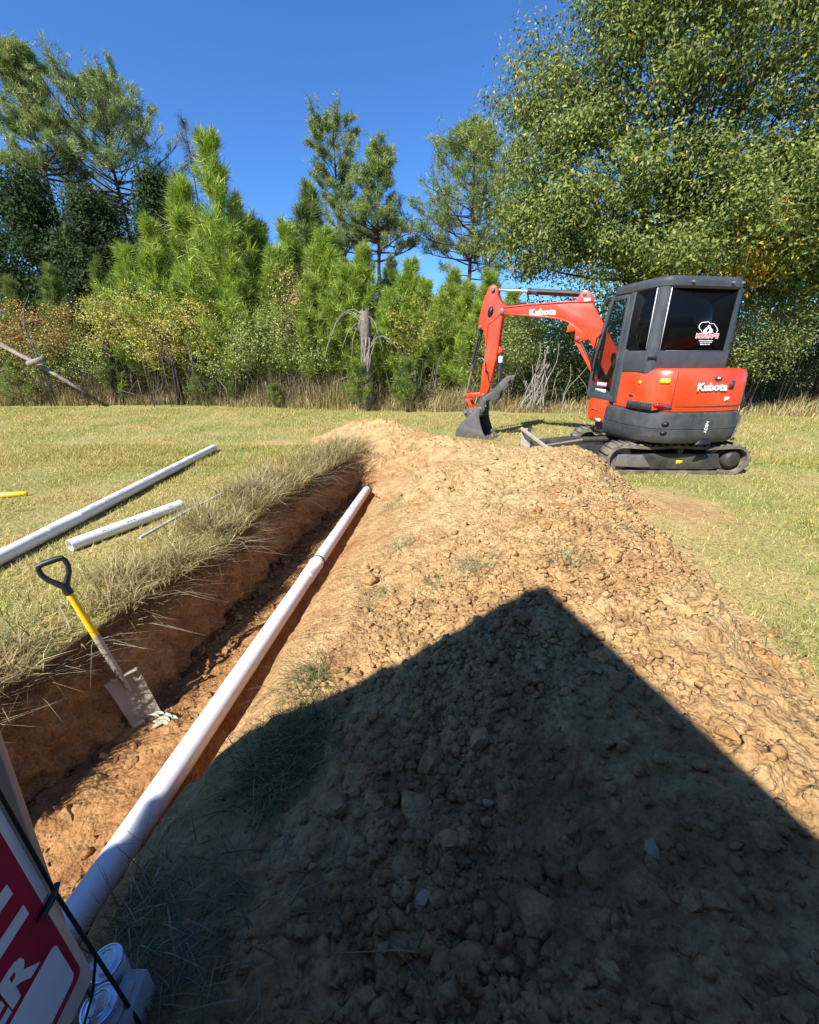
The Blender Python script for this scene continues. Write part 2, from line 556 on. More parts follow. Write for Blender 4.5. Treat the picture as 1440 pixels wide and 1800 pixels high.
G[..., 0] += isw * Dm * (0.13 * wn_ - 0.10 * (wn2 - 0.2) + 0.07 * lumps(gy_ * 6 + gx_, gz_ * 7, 305) + 0.03 * lumps(gy_ * 15, gz_ * 15 + gx_, 306))
G[..., 1] += isw * Dm * 0.03 * fbm(gx_ * 6, gy_ * 9.0, gz_ * 9.0, octv=3, seed=53)
G[..., 2] += isf * Dm * rough(gx_ + 31, gy_ * 1.1) * 0.7
# where the soil is bare: trench, footprint of the heap, trampled patches
hp = heap_h(np.clip(gx_, -3, 4), np.clip(gy_, -1, 10)) if True else 0
inh = ((gx_ > -2.6) & (gx_ < 3.2) & (gy_ > -0.6) & (gy_ < 9.8))
nz = fbm(gx_ * 2.2, gy_ * 2.2, octv=5, seed=61, gain=0.6)
bare = np.where(inh, sstep(-0.07, 0.0, hp + 0.09 * nz), 0)
scuff = sstep(0.05, 0.3, 0.55 * np.exp(-(((gx_ - 2.95) / 0.75) ** 2 + ((gy_ - 4.4) / 0.9) ** 2)) + 0.4 * np.exp(-(((gx_ + 2.6) / 0.9) ** 2 + ((gy_ - 7.7) / 0.5) ** 2)) + 0.35 * nz - 0.12) * 0.85
far_bare = sstep(0.25, 0.5, nz) * np.exp(-((gy_ - 12.6) / 0.8) ** 2) * 0.7
bare = np.maximum(np.maximum(bare, A[..., 0]), np.maximum(scuff * (gy_ < 9) * (gy_ > 0), far_bare))
bare = np.where((gx_ > lip_x(np.clip(gy_, -6, 12)) + .02) & (gx_ < 1.2) & (gy_ > -1) & (gy_ < 7.2), np.maximum(bare, 0.96), bare)
bare = np.clip(np.where(np.abs(gy_) > 14, 0, bare), 0, 1)
tops = np.zeros_like(bare)
zt_ = gz_ + 0.05 * fbm(gy_ * 4, gz_ * 4, octv=3, seed=63)
wcol = np.zeros(nx); wcol[n0 - 2:n1] = 1
tops = wcol * Dm * sstep(-0.26, -0.06, zt_) * 0.85
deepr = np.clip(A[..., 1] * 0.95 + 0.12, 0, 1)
deepr = np.where((gx_ < .8) & (gy_ < 5.5), np.maximum(deepr, .5), deepr)  # left and foreground clay kept rusty, so the shaded bank reads brown
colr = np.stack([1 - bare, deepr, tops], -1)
ny = len(ys)
i = np.arange(ny - 1)[:, None] * nx; j = np.arange(nx - 1)[None, :]
F = np.stack([i + j, i + j + 1, i + nx + j + 1, i + nx + j], -1).reshape(-1, 4)
mb = MB(); mb.add(G.reshape(-1, 3), F, colr.reshape(-1, 3))
ground = tag(mb.build('ground', M['soil'], smooth=180), kind='structure')

# ---------------------------------------------------------------- the spoil heap
hx = np.arange(-1.0, 3.1, 0.0115)
hx = np.concatenate([np.arange(-2.6, -1.0, 0.03), hx])
hy = []
y = 0.15
while y < 9.9:
    hy.append(y); y += 0.0045 + 0.0055 * y
hy = np.array(hy)
XX, YY = np.meshgrid(hx, hy)
ZZ = heap_z(XX, YY)
ZZ -= (1 - sstep(6.3, 7.1, YY)) * sstep(0.0, 0.22, pipe_x(YY) + 0.30 - XX) * 0.7      # spilled soil slopes into the end of the trench
# small overhang so that the surface is not a plain height field
XX2 = XX + 0.012 * fbm(XX * 14, YY * 14, octv=3, seed=71)
YY2 = YY + 0.012 * fbm(XX * 14 + 9, YY * 14, octv=3, seed=73)
HH = heap_h(XX, YY)
# keep the faces that stand above the ground they lie on
gxl = pipe_x(YY) + 0.26
bxx = np.maximum(bank_x(YY), gxl + 0.1)
tb = np.clip((XX - gxl) / (bxx - gxl), 0, 1)
Dh = (1 - sstep(6.15, 6.6, YY))
gz0 = Dh * (-0.42 + 0.42 * tb ** 0.5)
keep = (ZZ > gz0 - 0.035) & (HH > -0.14) & ((XX > gxl) | (YY > 6.2))
fk = keep[:-1, :-1] & keep[1:, :-1] & keep[:-1, 1:] & keep[1:, 1:]
n = len(hx)
i = np.arange(len(hy) - 1)[:, None] * n; j = np.arange(n - 1)[None, :]
F = np.stack([i + j, i + j + 1, i + n + j + 1, i + n + j], -1)[fk]
used = np.unique(F); remap = np.full(n * len(hy), -1); remap[used] = np.arange(len(used))
V = np.stack([XX2, YY2, ZZ], -1).reshape(-1, 3)[used]
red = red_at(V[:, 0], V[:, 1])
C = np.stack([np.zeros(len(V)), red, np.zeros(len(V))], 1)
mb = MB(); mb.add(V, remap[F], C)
heap = mb.build('spoil_heap', M['soil'], smooth=180)
tag(heap, 'long low mound of loose tan and rust clay dug out beside the trench', 'dirt mound')

# clods: a few shared rough shapes


def clod_mesh(name, sub, seed, flat):
    bm = bmesh.new(); bmesh.ops.create_icosphere(bm, subdivisions=sub, radius=1)
    co = np.array([v.co for v in bm.verts])
    d = 1 + 0.55 * fbm(co[:, 0] * 1.3 + seed, co[:, 1] * 1.3, co[:, 2] * 1.3, octv=3, seed=seed) + 0.16 * vnoise(co[:, 0] * 4 + seed, co[:, 1] * 4, co[:, 2] * 4, seed=seed + 5)
    co = co * d[:, None]
    for k in range(5):      # chop flat facets
        a = np.random.default_rng(seed * 10 + k).normal(size=3); a /= np.linalg.norm(a)
        s = co @ a; lim = 0.68
        co -= np.maximum(s - lim, 0)[:, None] * a[None, :] * 0.9
    co *= np.array([1, 0.8, flat])
    F = np.array([[v.index for v in f.verts] for f in bm.faces]); bm.free()
    mb = MB()
    r = 0.25 + 0.5 * np.random.default_rng(seed).random()
    mb.add(co, F, (0, r, 0))
    me = mb.mesh(name); me.materials.append(M['clod'])
    me.polygons.foreach_set('use_smooth', np.ones(len(me.polygons), bool)); me.set_sharp_from_angle(angle=math.radians(38))
    return me


CL = [clod_mesh('clod', 2, 100 + k, 0.72) for k in range(8)]
CS = [clod_mesh('clod', 1, 200 + k, 0.7) for k in range(10)]


def heap_points(n, seed, dens):
    r = np.random.default_rng(seed); out = []
    while sum(len(o) for o in out) < n:
        x = r.uniform(-0.9, 2.75, 6000); y = r.uniform(0.35, 9.3, 6000)
        y = 0.35 + (y - 0.35) * r.random(6000) ** 0.7
        h = heap_h(x, y); z = heap_z(x, y)
        z = np.where(h < 0.03, np.maximum(z, lawn_z(x, y)), z)
        ok = (h > -0.045 - 0.1 * (r.random(6000) < .1)) & (r.random(6000) < dens(x, y, h)) & ((x > pipe_x(y) + 0.5))
        out.append(np.stack([x, y, z], 1)[ok])
    return np.concatenate(out)[:n]


patch = lambda x, y: sstep(-0.15, 0.35, fbm(x * 1.1, y * 1.1, octv=3, seed=81))
dens = lambda x, y, h: (0.12 + 0.88 * np.maximum(sstep(0.2, 1.3, x), sstep(-.4, .2, x) * (y < 2.4))) * (0.25 + 0.75 * patch(x, y)) * (0.3 + 0.7 * (y < 4.5))
r = np.random.default_rng(5)
P = heap_points(285, 9, dens)
for k, p in enumerate(P):
    big = k < 70
    o = bpy.data.objects.new('clod', (CL if big else CS)[r.integers(0, 8)])
    COL.objects.link(o); o.parent = heap
    s = r.uniform(0.036, 0.072) if big else r.uniform(0.024, 0.044)
    o.scale = (s * r.uniform(.8, 1.25), s * r.uniform(.8, 1.2), s * r.uniform(.75, 1.1))
    o.location = (p[0], p[1], p[2] + s * 0.05)
    o.rotation_euler = (r.uniform(-.6, .6), r.uniform(-.6, .6), r.uniform(0, 6.3))
# a few clods by the pipe and the shovel on the trench floor
for (x, y, s) in [(-0.66, 3.95, .06), (-0.62, 4.05, .04), (-1.75, 1.68, .05), (-1.62, 1.74, .04), (-1.55, 1.62, .045), (-1.68, 1.55, .05), (-1.7, 1.35, .06), (-1.42, 1.86, .05), (-1.8, 1.9, .05), (-0.45, 6.3, .05),
                  (-1.62, 2.6, .04), (-1.5, 3.0, .05), (-1.45, 3.4, .04), (-1.35, 4.0, .045)]:
    o = bpy.data.objects.new('clod', CL[int(s * 1000) % 8]); COL.objects.link(o); o.parent = ground
    o.scale = (s, s * .9, s * .8)
    zf = float(np.interp(x - float(pipe_x(y)), [-.6, -.15, 0, .12, .25, .6], [-.58, -.52, -.5, -.56, -.40, -.22]))
    o.location = (x, y, zf + s * 0.15); o.rotation_euler = (s * 40, s * 70, s * 300)

# crumbs and pebbles, too many and too small to count
P = heap_points(15500, 19, lambda x, y, h: (0.1 + 0.9 * np.maximum(sstep(0.1, 1.2, x), sstep(-.4, .2, x) * (y < 2.4))) * (0.15 + 0.85 * patch(x, y)))
bm = bmesh.new(); bmesh.ops.create_icosphere(bm, subdivisions=1, radius=1)
ICO = np.array([v.co for v in bm.verts]); ICF = np.array([[v.index for v in f.verts] for f in bm.faces]); bm.free()
bm = bmesh.new(); bmesh.ops.create_icosphere(bm, subdivisions=0 + 1, radius=1); bm.free()
ICO20 = np.array([(0, .526, .851), (0, -.526, .851), (0, .526, -.851), (0, -.526, -.851), (.526, .851, 0), (-.526, .851, 0), (.526, -.851, 0), (-.526, -.851, 0), (.851, 0, .526), (-.851, 0, .526), (.851, 0, -.526), (-.851, 0, -.526)])
F20 = np.array([(0, 1, 8), (0, 8, 4), (0, 4, 5), (0, 5, 9), (0, 9, 1), (1, 6, 8), (8, 6, 10), (8, 10, 4), (4, 10, 2), (4, 2, 5), (5, 2, 11), (5, 11, 9), (9, 11, 7), (9, 7, 1), (1, 7, 6), (3, 6, 7), (3, 10, 6), (3, 2, 10), (3, 11, 2), (3, 7, 11)])


def pebbles(P, smin, smax, seed, red):
    r = np.random.default_rng(seed); n = len(P)
    s = smin * (smax / smin) ** (r.random(n) ** 2.2)
    V = ICO20[None] * (1 + 0.42 * r.normal(size=(n, 12, 1)).clip(-1.4, 1.6)) * np.stack([np.ones(n), r.uniform(.6, 1.1, n), r.uniform(.5, .9, n)], 1)[:, None, :]
    a = r.uniform(0, 6.28, n); ca, sa = np.cos(a), np.sin(a)
    V = np.stack([V[..., 0] * ca[:, None] - V[..., 1] * sa[:, None], V[..., 0] * sa[:, None] + V[..., 1] * ca[:, None], V[..., 2]], -1)
    V = V * s[:, None, None] + P[:, None, :] + np.array([0, 0, 1]) * s[:, None, None] * 0.15
    F = F20[None] + (np.arange(n) * 12)[:, None, None]
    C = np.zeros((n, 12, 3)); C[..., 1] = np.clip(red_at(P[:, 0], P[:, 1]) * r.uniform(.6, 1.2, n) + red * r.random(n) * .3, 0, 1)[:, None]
    return V.reshape(-1, 3), F.reshape(-1, 3), C.reshape(-1, 3)


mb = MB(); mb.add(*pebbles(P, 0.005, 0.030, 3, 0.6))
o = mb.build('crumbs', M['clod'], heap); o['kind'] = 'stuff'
n = 1600
yy = RNG.uniform(0.9, 6.4, n); xx = lip_x(yy) + 0.03 + (pipe_x(yy) - 0.06 - lip_x(yy)) * RNG.random(n) ** 2.0
zz = np.interp(xx - pipe_x(yy), [-.75, -.1], [-.585, -.52])
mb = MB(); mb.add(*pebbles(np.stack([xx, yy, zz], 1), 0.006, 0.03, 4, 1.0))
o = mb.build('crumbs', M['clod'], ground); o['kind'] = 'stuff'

# pale stones lying on the heap
M['stone'] = mat_plain('pale_stone', (0.34, 0.23, 0.135), 0.95, var=0.3, scale=30)
for k, (px, py, s) in enumerate([(857, 1412, .02), (1145, 1497, .03), (972, 1072, .024), (737, 1066, .018), (742, 1580, .026)]):
    x, y, _ = on_z(px, py, 0.3)
    for _i in range(6):
        z = float(heap_z(np.array([x]), np.array([y]))[0]); x, y, _ = on_z(px, py, z)
    me = CS[k].copy(); me.materials.clear(); me.materials.append(M['stone'])
    o = bpy.data.objects.new('stone', me); COL.objects.link(o); o.scale = (s * 1.3, s, s * .7); o.location = (x, y, z + s * .3); o.rotation_euler = (0, 0, k)
    tag(o, ['small round pale stone in the shaded middle of the heap', 'long chalky stone chip in the shade low on the right of the heap', 'whitish stone just inside the tip of the shadow', 'tiny pale stone on the sunlit clay left of the shadow tip', 'brown grey stone near the bottom middle of the shaded clay'][k], 'stone')

# ---------------------------------------------------------------- the gabled house behind the photographer, whose shadow falls on the heap
M['siding'] = mat_plain('brown_siding', (0.17, 0.11, 0.08), 0.8, scale=3)
M['shingle'] = mat_plain('roof_shingle', (0.09, 0.085, 0.08), 0.95, scale=20, var=0.3)
SHX = math.sin(SUN_AZ) / math.tan(SUN_EL); SHY = math.cos(SUN_AZ) / math.tan(SUN_EL)


def caster(px, py, zg, Hh):
    """the point at height Hh whose shadow falls on the pixel's ground point"""
    x, y, z = on_z(px, py, zg)
    return Vector((x - SHX * (Hh - zg), y - SHY * (Hh - zg), Hh))


A_ = caster(950, 1020, 0.42, 4.2)
gy0 = A_.y
apx = A_.x
eL = (apx - 1.4, 4.2 - 1.4 * 1.17); eR = (apx + 2.0, 4.2 - 2.0 * 1.12)
house = empty('house', (apx, gy0, 0), 'steep gabled building behind the photographer, seen only as its pointed shadow on the clay', 'house')
mb = MB()
poly = [(eL[0] + 0.01, -0.3), (eR[0] - 0.06, -0.3), (eR[0] - 0.06, eR[1] - 0.1), (apx, 4.02), (eL[0] + 0.01, eL[1] - 0.1)]
mb.extrude([(a - apx, b) for a, b in poly], -0.12, -5.5, lambda a, b, d: (a, d, b))
fix_normals(mb.build('wall', M['siding'], house))
mb = MB()
for e in (eL, eR):
    L_ = math.hypot(e[0] - apx, e[1] - 4.2); nx_, nz_ = -(e[1] - 4.2) / L_, (e[0] - apx) / L_
    if nz_ < 0: nx_, nz_ = -nx_, -nz_
    q = [(0, 4.2), (e[0] - apx, e[1]), (e[0] - apx - nx_ * .1, e[1] - nz_ * .1), (0 - nx_ * .1, 4.2 - nz_ * .1)]
    mb.extrude(q, 0.0, -5.7, lambda a, b, d: (a, d, b))
fix_normals(mb.build('roof', M['shingle'], house))
mb = MB()
for k in range(18):
    z = 0.05 + k * 0.2
    if z < eL[1] - 0.3: mb.box((eL[0] + 0.1 - apx, -0.12, z), (min(eR[0] - .1, 0.05 + apx + (4.0 - z) * .85) - apx, -0.105, z + 0.185))
mb.build('siding_board', M['siding'], house)

# unseen wing added back right, to block sky light and deepen the foreground shade
mb = MB(); mb.box((2.15, -6.5, -0.3), (11, -0.45, 3.0)); mb.build('sky_blocker_wall', M['siding'], house)
mb = MB(); mb.extrude([(-0.3, 2.95), (-3.5, 4.4), (-7.0, 2.95), (-7.0, 3.08), (-3.5, 4.55), (-0.3, 3.08)], 2.1, 11.3, lambda a, b, d: (d, a, b)); fix_normals(mb.build('sky_blocker_roof', M['shingle'], house))


def bank_z(x, y):
    """surface of the bank between the pipe and the heap, heap included"""
    gl = pipe_x(y) + 0.22; bx_ = np.maximum(bank_x(y), gl + .15)
    b = (1 - sstep(6.15, 6.6, y)) * (-0.42 + 0.42 * np.clip((x - gl) / (bx_ - gl), 0, 1) ** 0.5)
    h = heap_z(x, y)
    return np.maximum(b, np.where(x > gl, h, -9))

# ---------------------------------------------------------------- pipes
def mat_pvc():
    m, nt, b, N, L = new_mat('white_pvc')
    co = objco(nt)
    n = noise(nt, 14, 6, 0.7, co, 0.5); n2 = noise(nt, 3, 4, 0.6, co)
    c = ramp(nt, n, [(0.30, (0.60, 0.56, 0.52)), (0.42, (0.80, 0.78, 0.74)), (0.8, (0.84, 0.82, 0.78))])
    d = ramp(nt, n2, [(0.55, (0, 0, 0)), (0.8, (0.35, 0.35, 0.35))])
    c = mix(nt, d, c, (0.62, 0.50, 0.38))
    L.new(c, b.inputs['Base Color']); b.inputs['Roughness'].default_value = 0.32
    return m


M['pvc'] = mat_pvc()
M['pvc_in'] = mat_plain('pipe_bore', (0.35, 0.34, 0.34), 0.6)
M['black'] = mat_plain('black_rubber', (0.012, 0.012, 0.014), 0.5, var=0.2)
M['print'] = mat_plain('grey_print', (0.10, 0.10, 0.12), 0.7)


def pipe_print(root, R3, r, z0, z1, ang, seed):
    rr = random.Random(seed); mb = MB(); z = z0
    while z < z1:
        l = rr.choice((.012, .02, .03, .008)); h_ = .006 / r
        V = [R3 @ Vector(((r + .0008) * math.cos(a), (r + .0008) * math.sin(a), q)) for a, q in ((ang, z), (ang, z + l), (ang + h_, z + l), (ang + h_, z))]
        mb.add(V, [(0, 1, 2, 3)]); z += l + rr.choice((.006, .006, .02, .16))
    mb.build('printed_line', M['print'], root)


def pipe(name, p0, p1, r, label, group=None, bell=None, seg=28):
    """hollow pipe between two points; bell = distance from p0 of a wider socket piece"""
    p0 = Vector(p0); p1 = Vector(p1); L_ = (p1 - p0).length
    root = empty(name, p0, label, 'pipe', group)
    R3 = (p1 - p0).to_track_quat('Z', 'Y').to_matrix().to_4x4()
    mb = MB(); w = r * 0.1
    prof = [(r - w, 0), (r, 0.0)] + [(r, L_ * k / 6) for k in range(1, 7)] + [(r - w, L_), (r - w, 0)]
    rings = []
    for rr, z in prof:
        rings.append([R3 @ Vector((rr * math.cos(a), rr * math.sin(a), z)) for a in np.linspace(0, 2 * math.pi, seg, endpoint=False)])
    mb.loft(rings, cap=False)
    fix_normals(mb.build('barrel', M['pvc'], root, smooth=50))
    if bell:
        for (z0, z1, k) in bell:
            mb = MB(); mb.lathe([(r + .0005, z0 - 0.02), (r * k, z0), (r * k, z0 + 0.012), (r * (k - .02), z0 + .02), (r * (k - .02), z1 - 0.02), (r * (k + .03), z1 - .016), (r * (k + .03), z1), (r + .0005, z1 + .001)], R3, seg)
            fix_normals(mb.build('bell_socket', M['pvc'], root, smooth=40))
    return root, R3, L_


PZ = -0.43; PR = 0.066
p0 = (float(pipe_x(0.15)), 0.15, PZ); p1 = (float(pipe_x(6.22)), 6.22, PZ)
root, R3, L_ = pipe('trench_pipe', p0, p1, PR, 'long white drain pipe laid along the bottom of the open trench', bell=[(3.33, 3.62, 1.10)])
mb = MB(); mb.lathe([(PR * 1.02, 3.665), (PR * 1.06, 3.668), (PR * 1.06, 3.682), (PR * 1.02, 3.685)], R3, 28)
fix_normals(mb.build('rubber_gasket', M['black'], root, smooth=40))
mb = MB(); mb.lathe([(PR * 1.01, L_ - .03), (PR * 1.08, L_ - .028), (PR * 1.08, L_ - .004), (PR * 1.01, L_ - .002)], R3, 28)
fix_normals(mb.build('rubber_gasket', M['black'], root, smooth=40))

gz = lambda x, y: float(lawn_z(np.array([x]), np.array([y]))[0])


def lie(px, py, r):
    x, y, _ = on_z(px, py, 0.05 + r)
    return (x, y, gz(x, y) + r)


a = Vector(lie(375, 783, .058)); b = Vector(lie(0, 970, .058)); b2 = b + (b - a).normalized() * 1.3; b2.z = gz(b2.x, b2.y) + .06
root, R3, L_ = pipe('lawn_pipe', b2, a, 0.058, 'long white pipe lying on the mown lawn left of the trench', bell=[(1.75, 2.15, 1.07)])
PAs = [max(np.linspace(0, 6.28, 64), key=lambda a: (R3 @ Vector((math.cos(a), math.sin(a), 0))).dot(Vector((.45, -.5, .75))))]
pipe_print(root, R3, .058, 2.3, L_ - .3, PAs[0], 3)
a = Vector(lie(318, 885, .054)); b = Vector(lie(120, 952, .054))
root, R3, L_ = pipe('pipe_offcut', b, a, 0.054, 'short white pipe offcut on the grass between long pipe and trench')
pipe_print(root, R3, .054, .25, L_ - .1, max(np.linspace(0, 6.28, 64), key=lambda a: (R3 @ Vector((math.cos(a), math.sin(a), 0))).dot(Vector((.45, -.5, .75)))), 5)
# thin strip
a = Vector(on_z(390, 868, .16)); b = Vector(on_z(246, 946, .13))
mb = MB(); mb.tube([b, b.lerp(a, .5) + Vector((0, 0, .01)), a], 0.014, 10)
M['grey_pvc'] = mat_plain('grey_strip', (0.52, 0.52, 0.52), 0.5, var=0.15, dirt=(0.4, 0.34, 0.25))
tag(mb.build('thin_conduit', M['grey_pvc'], smooth=60), 'thin grey conduit lying in dry grass beside the trench lip', 'conduit')

# ---------------------------------------------------------------- yellow tool handle on the lawn
M['yellow'] = mat_plain('yellow_handle', (0.80, 0.50, 0.012), 0.4, var=0.08)
a = Vector(lie(45, 860, .03)); b = Vector(lie(-70, 870, .03))
root = empty('yellow_handle', b, 'yellow tool handle lying on the lawn at the far left edge', 'handle')
mb = MB(); mb.tube([Vector((0, 0, 0)), (a - b) * .55, (a - b) * .6, (a - b) * .97, (a - b)], [.02, .02, .034, .03, .02], 12)
mb.build('grip', M['yellow'], root, smooth=60)
mb = MB(); mb.tube([(a - b) * .50, (a - b) * .56], .025, 12); mb.build('collar', M['black'], root, smooth=60)

# ---------------------------------------------------------------- shovel leaning on the trench wall
M['steel_dirty'] = mat_plain('muddy_steel', (0.30, 0.27, 0.235), 0.6, metal=0.0, var=0.2, scale=8, dirt=(0.36, 0.26, 0.16), dirt_amt=0.7)
tipc = Vector(on_z(262, 1268, -0.575))
top = Vector(on_z(97, 1003, 0.48))
d = (top - tipc); SL = d.length; d.normalize()
tocam = (Vector((0, 0, 1.6)) - tipc).normalized()
nn = (tocam + Vector((-.25, -.1, 0))); nn = (nn - d * nn.dot(d)).normalized(); xx = d.cross(nn).normalized()
SM = Matrix(((xx.x, d.x, nn.x, tipc.x), (xx.y, d.y, nn.y, tipc.y), (xx.z, d.z, nn.z, tipc.z), (0, 0, 0, 1)))
sh = empty('shovel', tipc, 'square bladed shovel with yellow shaft and black D grip leaning on the trench wall', 'shovel')
T0 = Matrix.Translation(-tipc) @ SM
V = []; Fq = []
nxs, nys = 9, 9
BW, BL = 0.092, 0.36
for s_ in (0, 1):
    for j in range(nys):
        for i in range(nxs):
            u = i / (nxs - 1) * 2 - 1; v = j / (nys - 1)
            w = BW * (0.90 + 0.10 * v)
            z = 0.018 * u * u - 0.02 * math.sin(v * 2.2) + (0.0 if s_ == 0 else -0.004)
            V.append(T0 @ Vector((u * w, v * BL, z)))
for s_ in (0, 1):
    for j in range(nys - 1):
        for i in range(nxs - 1):
            q = s_ * nxs * nys + j * nxs + i
            Fq.append((q, q + 1, q + nxs + 1, q + nxs) if s_ == 0 else (q + nxs, q + nxs + 1, q + 1, q))
o = nxs * nys
ring = [i for i in range(nxs)] + [(j + 1) * nxs - 1 for j in range(1, nys)] + [(nys - 1) * nxs + i for i in range(nxs - 2, -1, -1)] + [j * nxs for j in range(nys - 2, 0, -1)]
for a_, b_ in zip(ring, ring[1:] + ring[:1]):
    Fq.append((b_, a_, a_ + o, b_ + o))
mb = MB(); mb.add(V, Fq); blade = mb.build('blade', M['steel_dirty'], sh, smooth=50)
mb = MB()
for s_ in (-1, 1):
    mb.box((min(s_ * .02, s_ * BW), BL - .004, -0.012), (max(s_ * .02, s_ * BW), BL + .008, 0.022), T0)
mb.build('tread', M['steel_dirty'], blade, bevel=.003)
mb = MB(); mb.tube([T0 @ Vector((0, y_, z_)) for y_, z_ in [(BL - .12, -.008), (BL - .02, -.004), (BL + .10, .004), (BL + .22, .004), (BL + .30, 0)]], [.008, .016, .019, .02, .0205], 14)
mb.build('socket', M['steel_dirty'], sh, smooth=60)
mb = MB(); mb.tube([T0 @ Vector((0, y_, 0)) for y_ in (BL + .29, BL + .5, SL - .15, SL - .10)], [.0195, .0185, .018, .018], 16)
mb.build('shaft', M['yellow'], sh, smooth=60)
mb = MB()
g0 = SL - .13
mb.tube([T0 @ Vector((0, g0 - .02, 0)), T0 @ Vector((0, g0 + .05, 0))], [.023, .021], 14)
hw = .062
for s_ in (-1, 1):
    mb.tube([T0 @ Vector((x_ * s_, y_, 0)) for x_, y_ in [(0.0, g0 + .02), (.022, g0 + .055), (.05, g0 + .095), (hw, g0 + .13), (hw, g0 + .165), (hw - .012, g0 + .185)]], [.017, .016, .0135, .013, .0135, .0135], 12)
mb.tube([T0 @ Vector((-hw, g0 + .182, 0)), T0 @ Vector((-.03, g0 + .187, 0)), T0 @ Vector((.03, g0 + .187, 0)), T0 @ Vector((hw, g0 + .182, 0))], [.014, .0165, .0165, .014], 12)
mb.build('grip', M['black'], sh, smooth=60)

# ---------------------------------------------------------------- sign, post, cord, cans
M['white_plastic'] = mat_plain('white_sign_board', (0.66, 0.66, 0.64), 0.5, var=0.06, scale=20, dirt=(0.45, 0.43, 0.4), dirt_amt=0.15)
M['crimson'] = mat_plain('crimson_print', (0.36, 0.008, 0.035), 0.5, var=0.06)
sb = Vector(on_z(166, 1712, 0.17))
sx = Vector((-0.055, 1.0, 0)).normalized()      # reading direction of the sign
sup = Vector((-0.02, 0, 1)).normalized(); sn = sx.cross(sup).normalized()
if sn.x < 0: sn = -sn
SW, SHT = 0.92, 0.92
SG = lambda a, b, c=0: Vector(sx * a + sup * b + sn * c)   # origin = bottom far corner, a<=0 along the sign
sign = empty('yard_sign', sb, 'white and crimson yard sign with large white letters at the lower left edge', 'sign')
mb = MB(); mb.extrude([(-SW, 0), (0, 0), (0, SHT), (-SW, SHT)], -0.006, 0.0, lambda a, b, c: SG(a, b, c))
fix_normals(mb.build('board', M['white_plastic'], sign))


def rrect(x0, y0, x1, y1, r, n=6):
    out = []
    for cx, cy, a0 in ((x1 - r, y1 - r, 0), (x0 + r, y1 - r, 90), (x0 + r, y0 + r, 180), (x1 - r, y0 + r, 270)):
        for k in range(n + 1):
            a = math.radians(a0 + 90 * k / n); out.append((cx + r * math.cos(a), cy + r * math.sin(a)))
    return out


def flat(name, poly, c, mat, parent=sign):
    mb = MB(); mb.add([SG(a, b, c) for a, b in poly], [tuple(range(len(poly)))]); return mb.build(name, mat, parent)


def text_mesh(s, size, mat, name, frame, bold=0.0, shear=0.0, align='CENTER', extr=0.0, squeeze=1.0):
    """frame: 4x4 matrix placing the text plane"""
    cu = bpy.data.curves.new('lettering', 'FONT'); cu.body = s; cu.size = size; cu.offset = bold; cu.shear = shear
    cu.align_x = align; cu.align_y = 'CENTER'; cu.resolution_u = 3; cu.extrude = extr
    to = bpy.data.objects.new('lettering', cu); COL.objects.link(to)
    bpy.context.view_layer.update()
    me = bpy.data.meshes.new_from_object(to.evaluated_get(bpy.context.evaluated_depsgraph_get()))
    bpy.data.objects.remove(to); bpy.data.curves.remove(cu)
    me.transform(frame @ Matrix.Diagonal((squeeze, 1, 1, 1)))
    me.name = name; me.materials.clear(); me.materials.append(mat)
    o = bpy.data.objects.new(name, me); COL.objects.link(o)
    return o


def sgM(a, b, c):
    p = SG(a, b, c)
    return Matrix(((sx.x, sup.x, sn.x, p.x), (sx.y, sup.y, sn.y, p.y), (sx.z, sup.z, sn.z, p.z), (0, 0, 0, 1)))


flat('printed_panel', rrect(-SW + .03, 0.06, -0.018, SHT - .03, .022), .0012, M['crimson'])
flat('white_panel', rrect(-SW + .045, 0.082, -0.034, 0.222, .014), .0024, M['white_plastic'])
for s_, a_, b_, sz in (('ER', -.078, .272, .105), ('E', -.042, .44, .26)):
    o = text_mesh(s_, sz, M['white_plastic'], 'lettering', sgM(a_, b_, .0024), bold=.0045, align='RIGHT'); o.parent = sign
# wire legs carry the board
mb = MB()
for a_ in (-0.02, -0.55):
    mb.tube([SG(a_, -sb.z - .12, -.011), SG(a_, .35, -.011)], .004, 8)
mb.build('wire_leg', M['black'], sign, smooth=60)
# zip tie and cord
cd = empty('black_cord', sb, 'taut black cord tied to the edge of the yard sign', 'cord')
q0 = SG(.012, .75, 0); q1 = SG(.006, .33, .006); q2 = Vector(on_z(246, 1800, .03)) - sb
q3 = q1.lerp(q2, .45); q4 = Vector(on_z(158, 1812, .05)) - sb
mb = MB(); mb.tube([q0, q1, q2, q2 + (q2 - q1).normalized() * .2 + Vector((0, 0, -.02))], .0042, 8); mb.build('strand', M['black'], cd, smooth=60)
mb = MB(); mb.tube([q3, q3.lerp(q4, .5), q4 + Vector((0, -.1, -.03))], .0034, 8); mb.build('strand', M['black'], cd, smooth=60)
mb = MB(); mb.tube([q1 + Vector((.004, -.045, -.012)), q1 + Vector((.006, -.01, .0)), q1 + Vector((0, .012, .006))], [.007, .008, .006], 8); mb.build('knot', M['black'], cd, smooth=60)

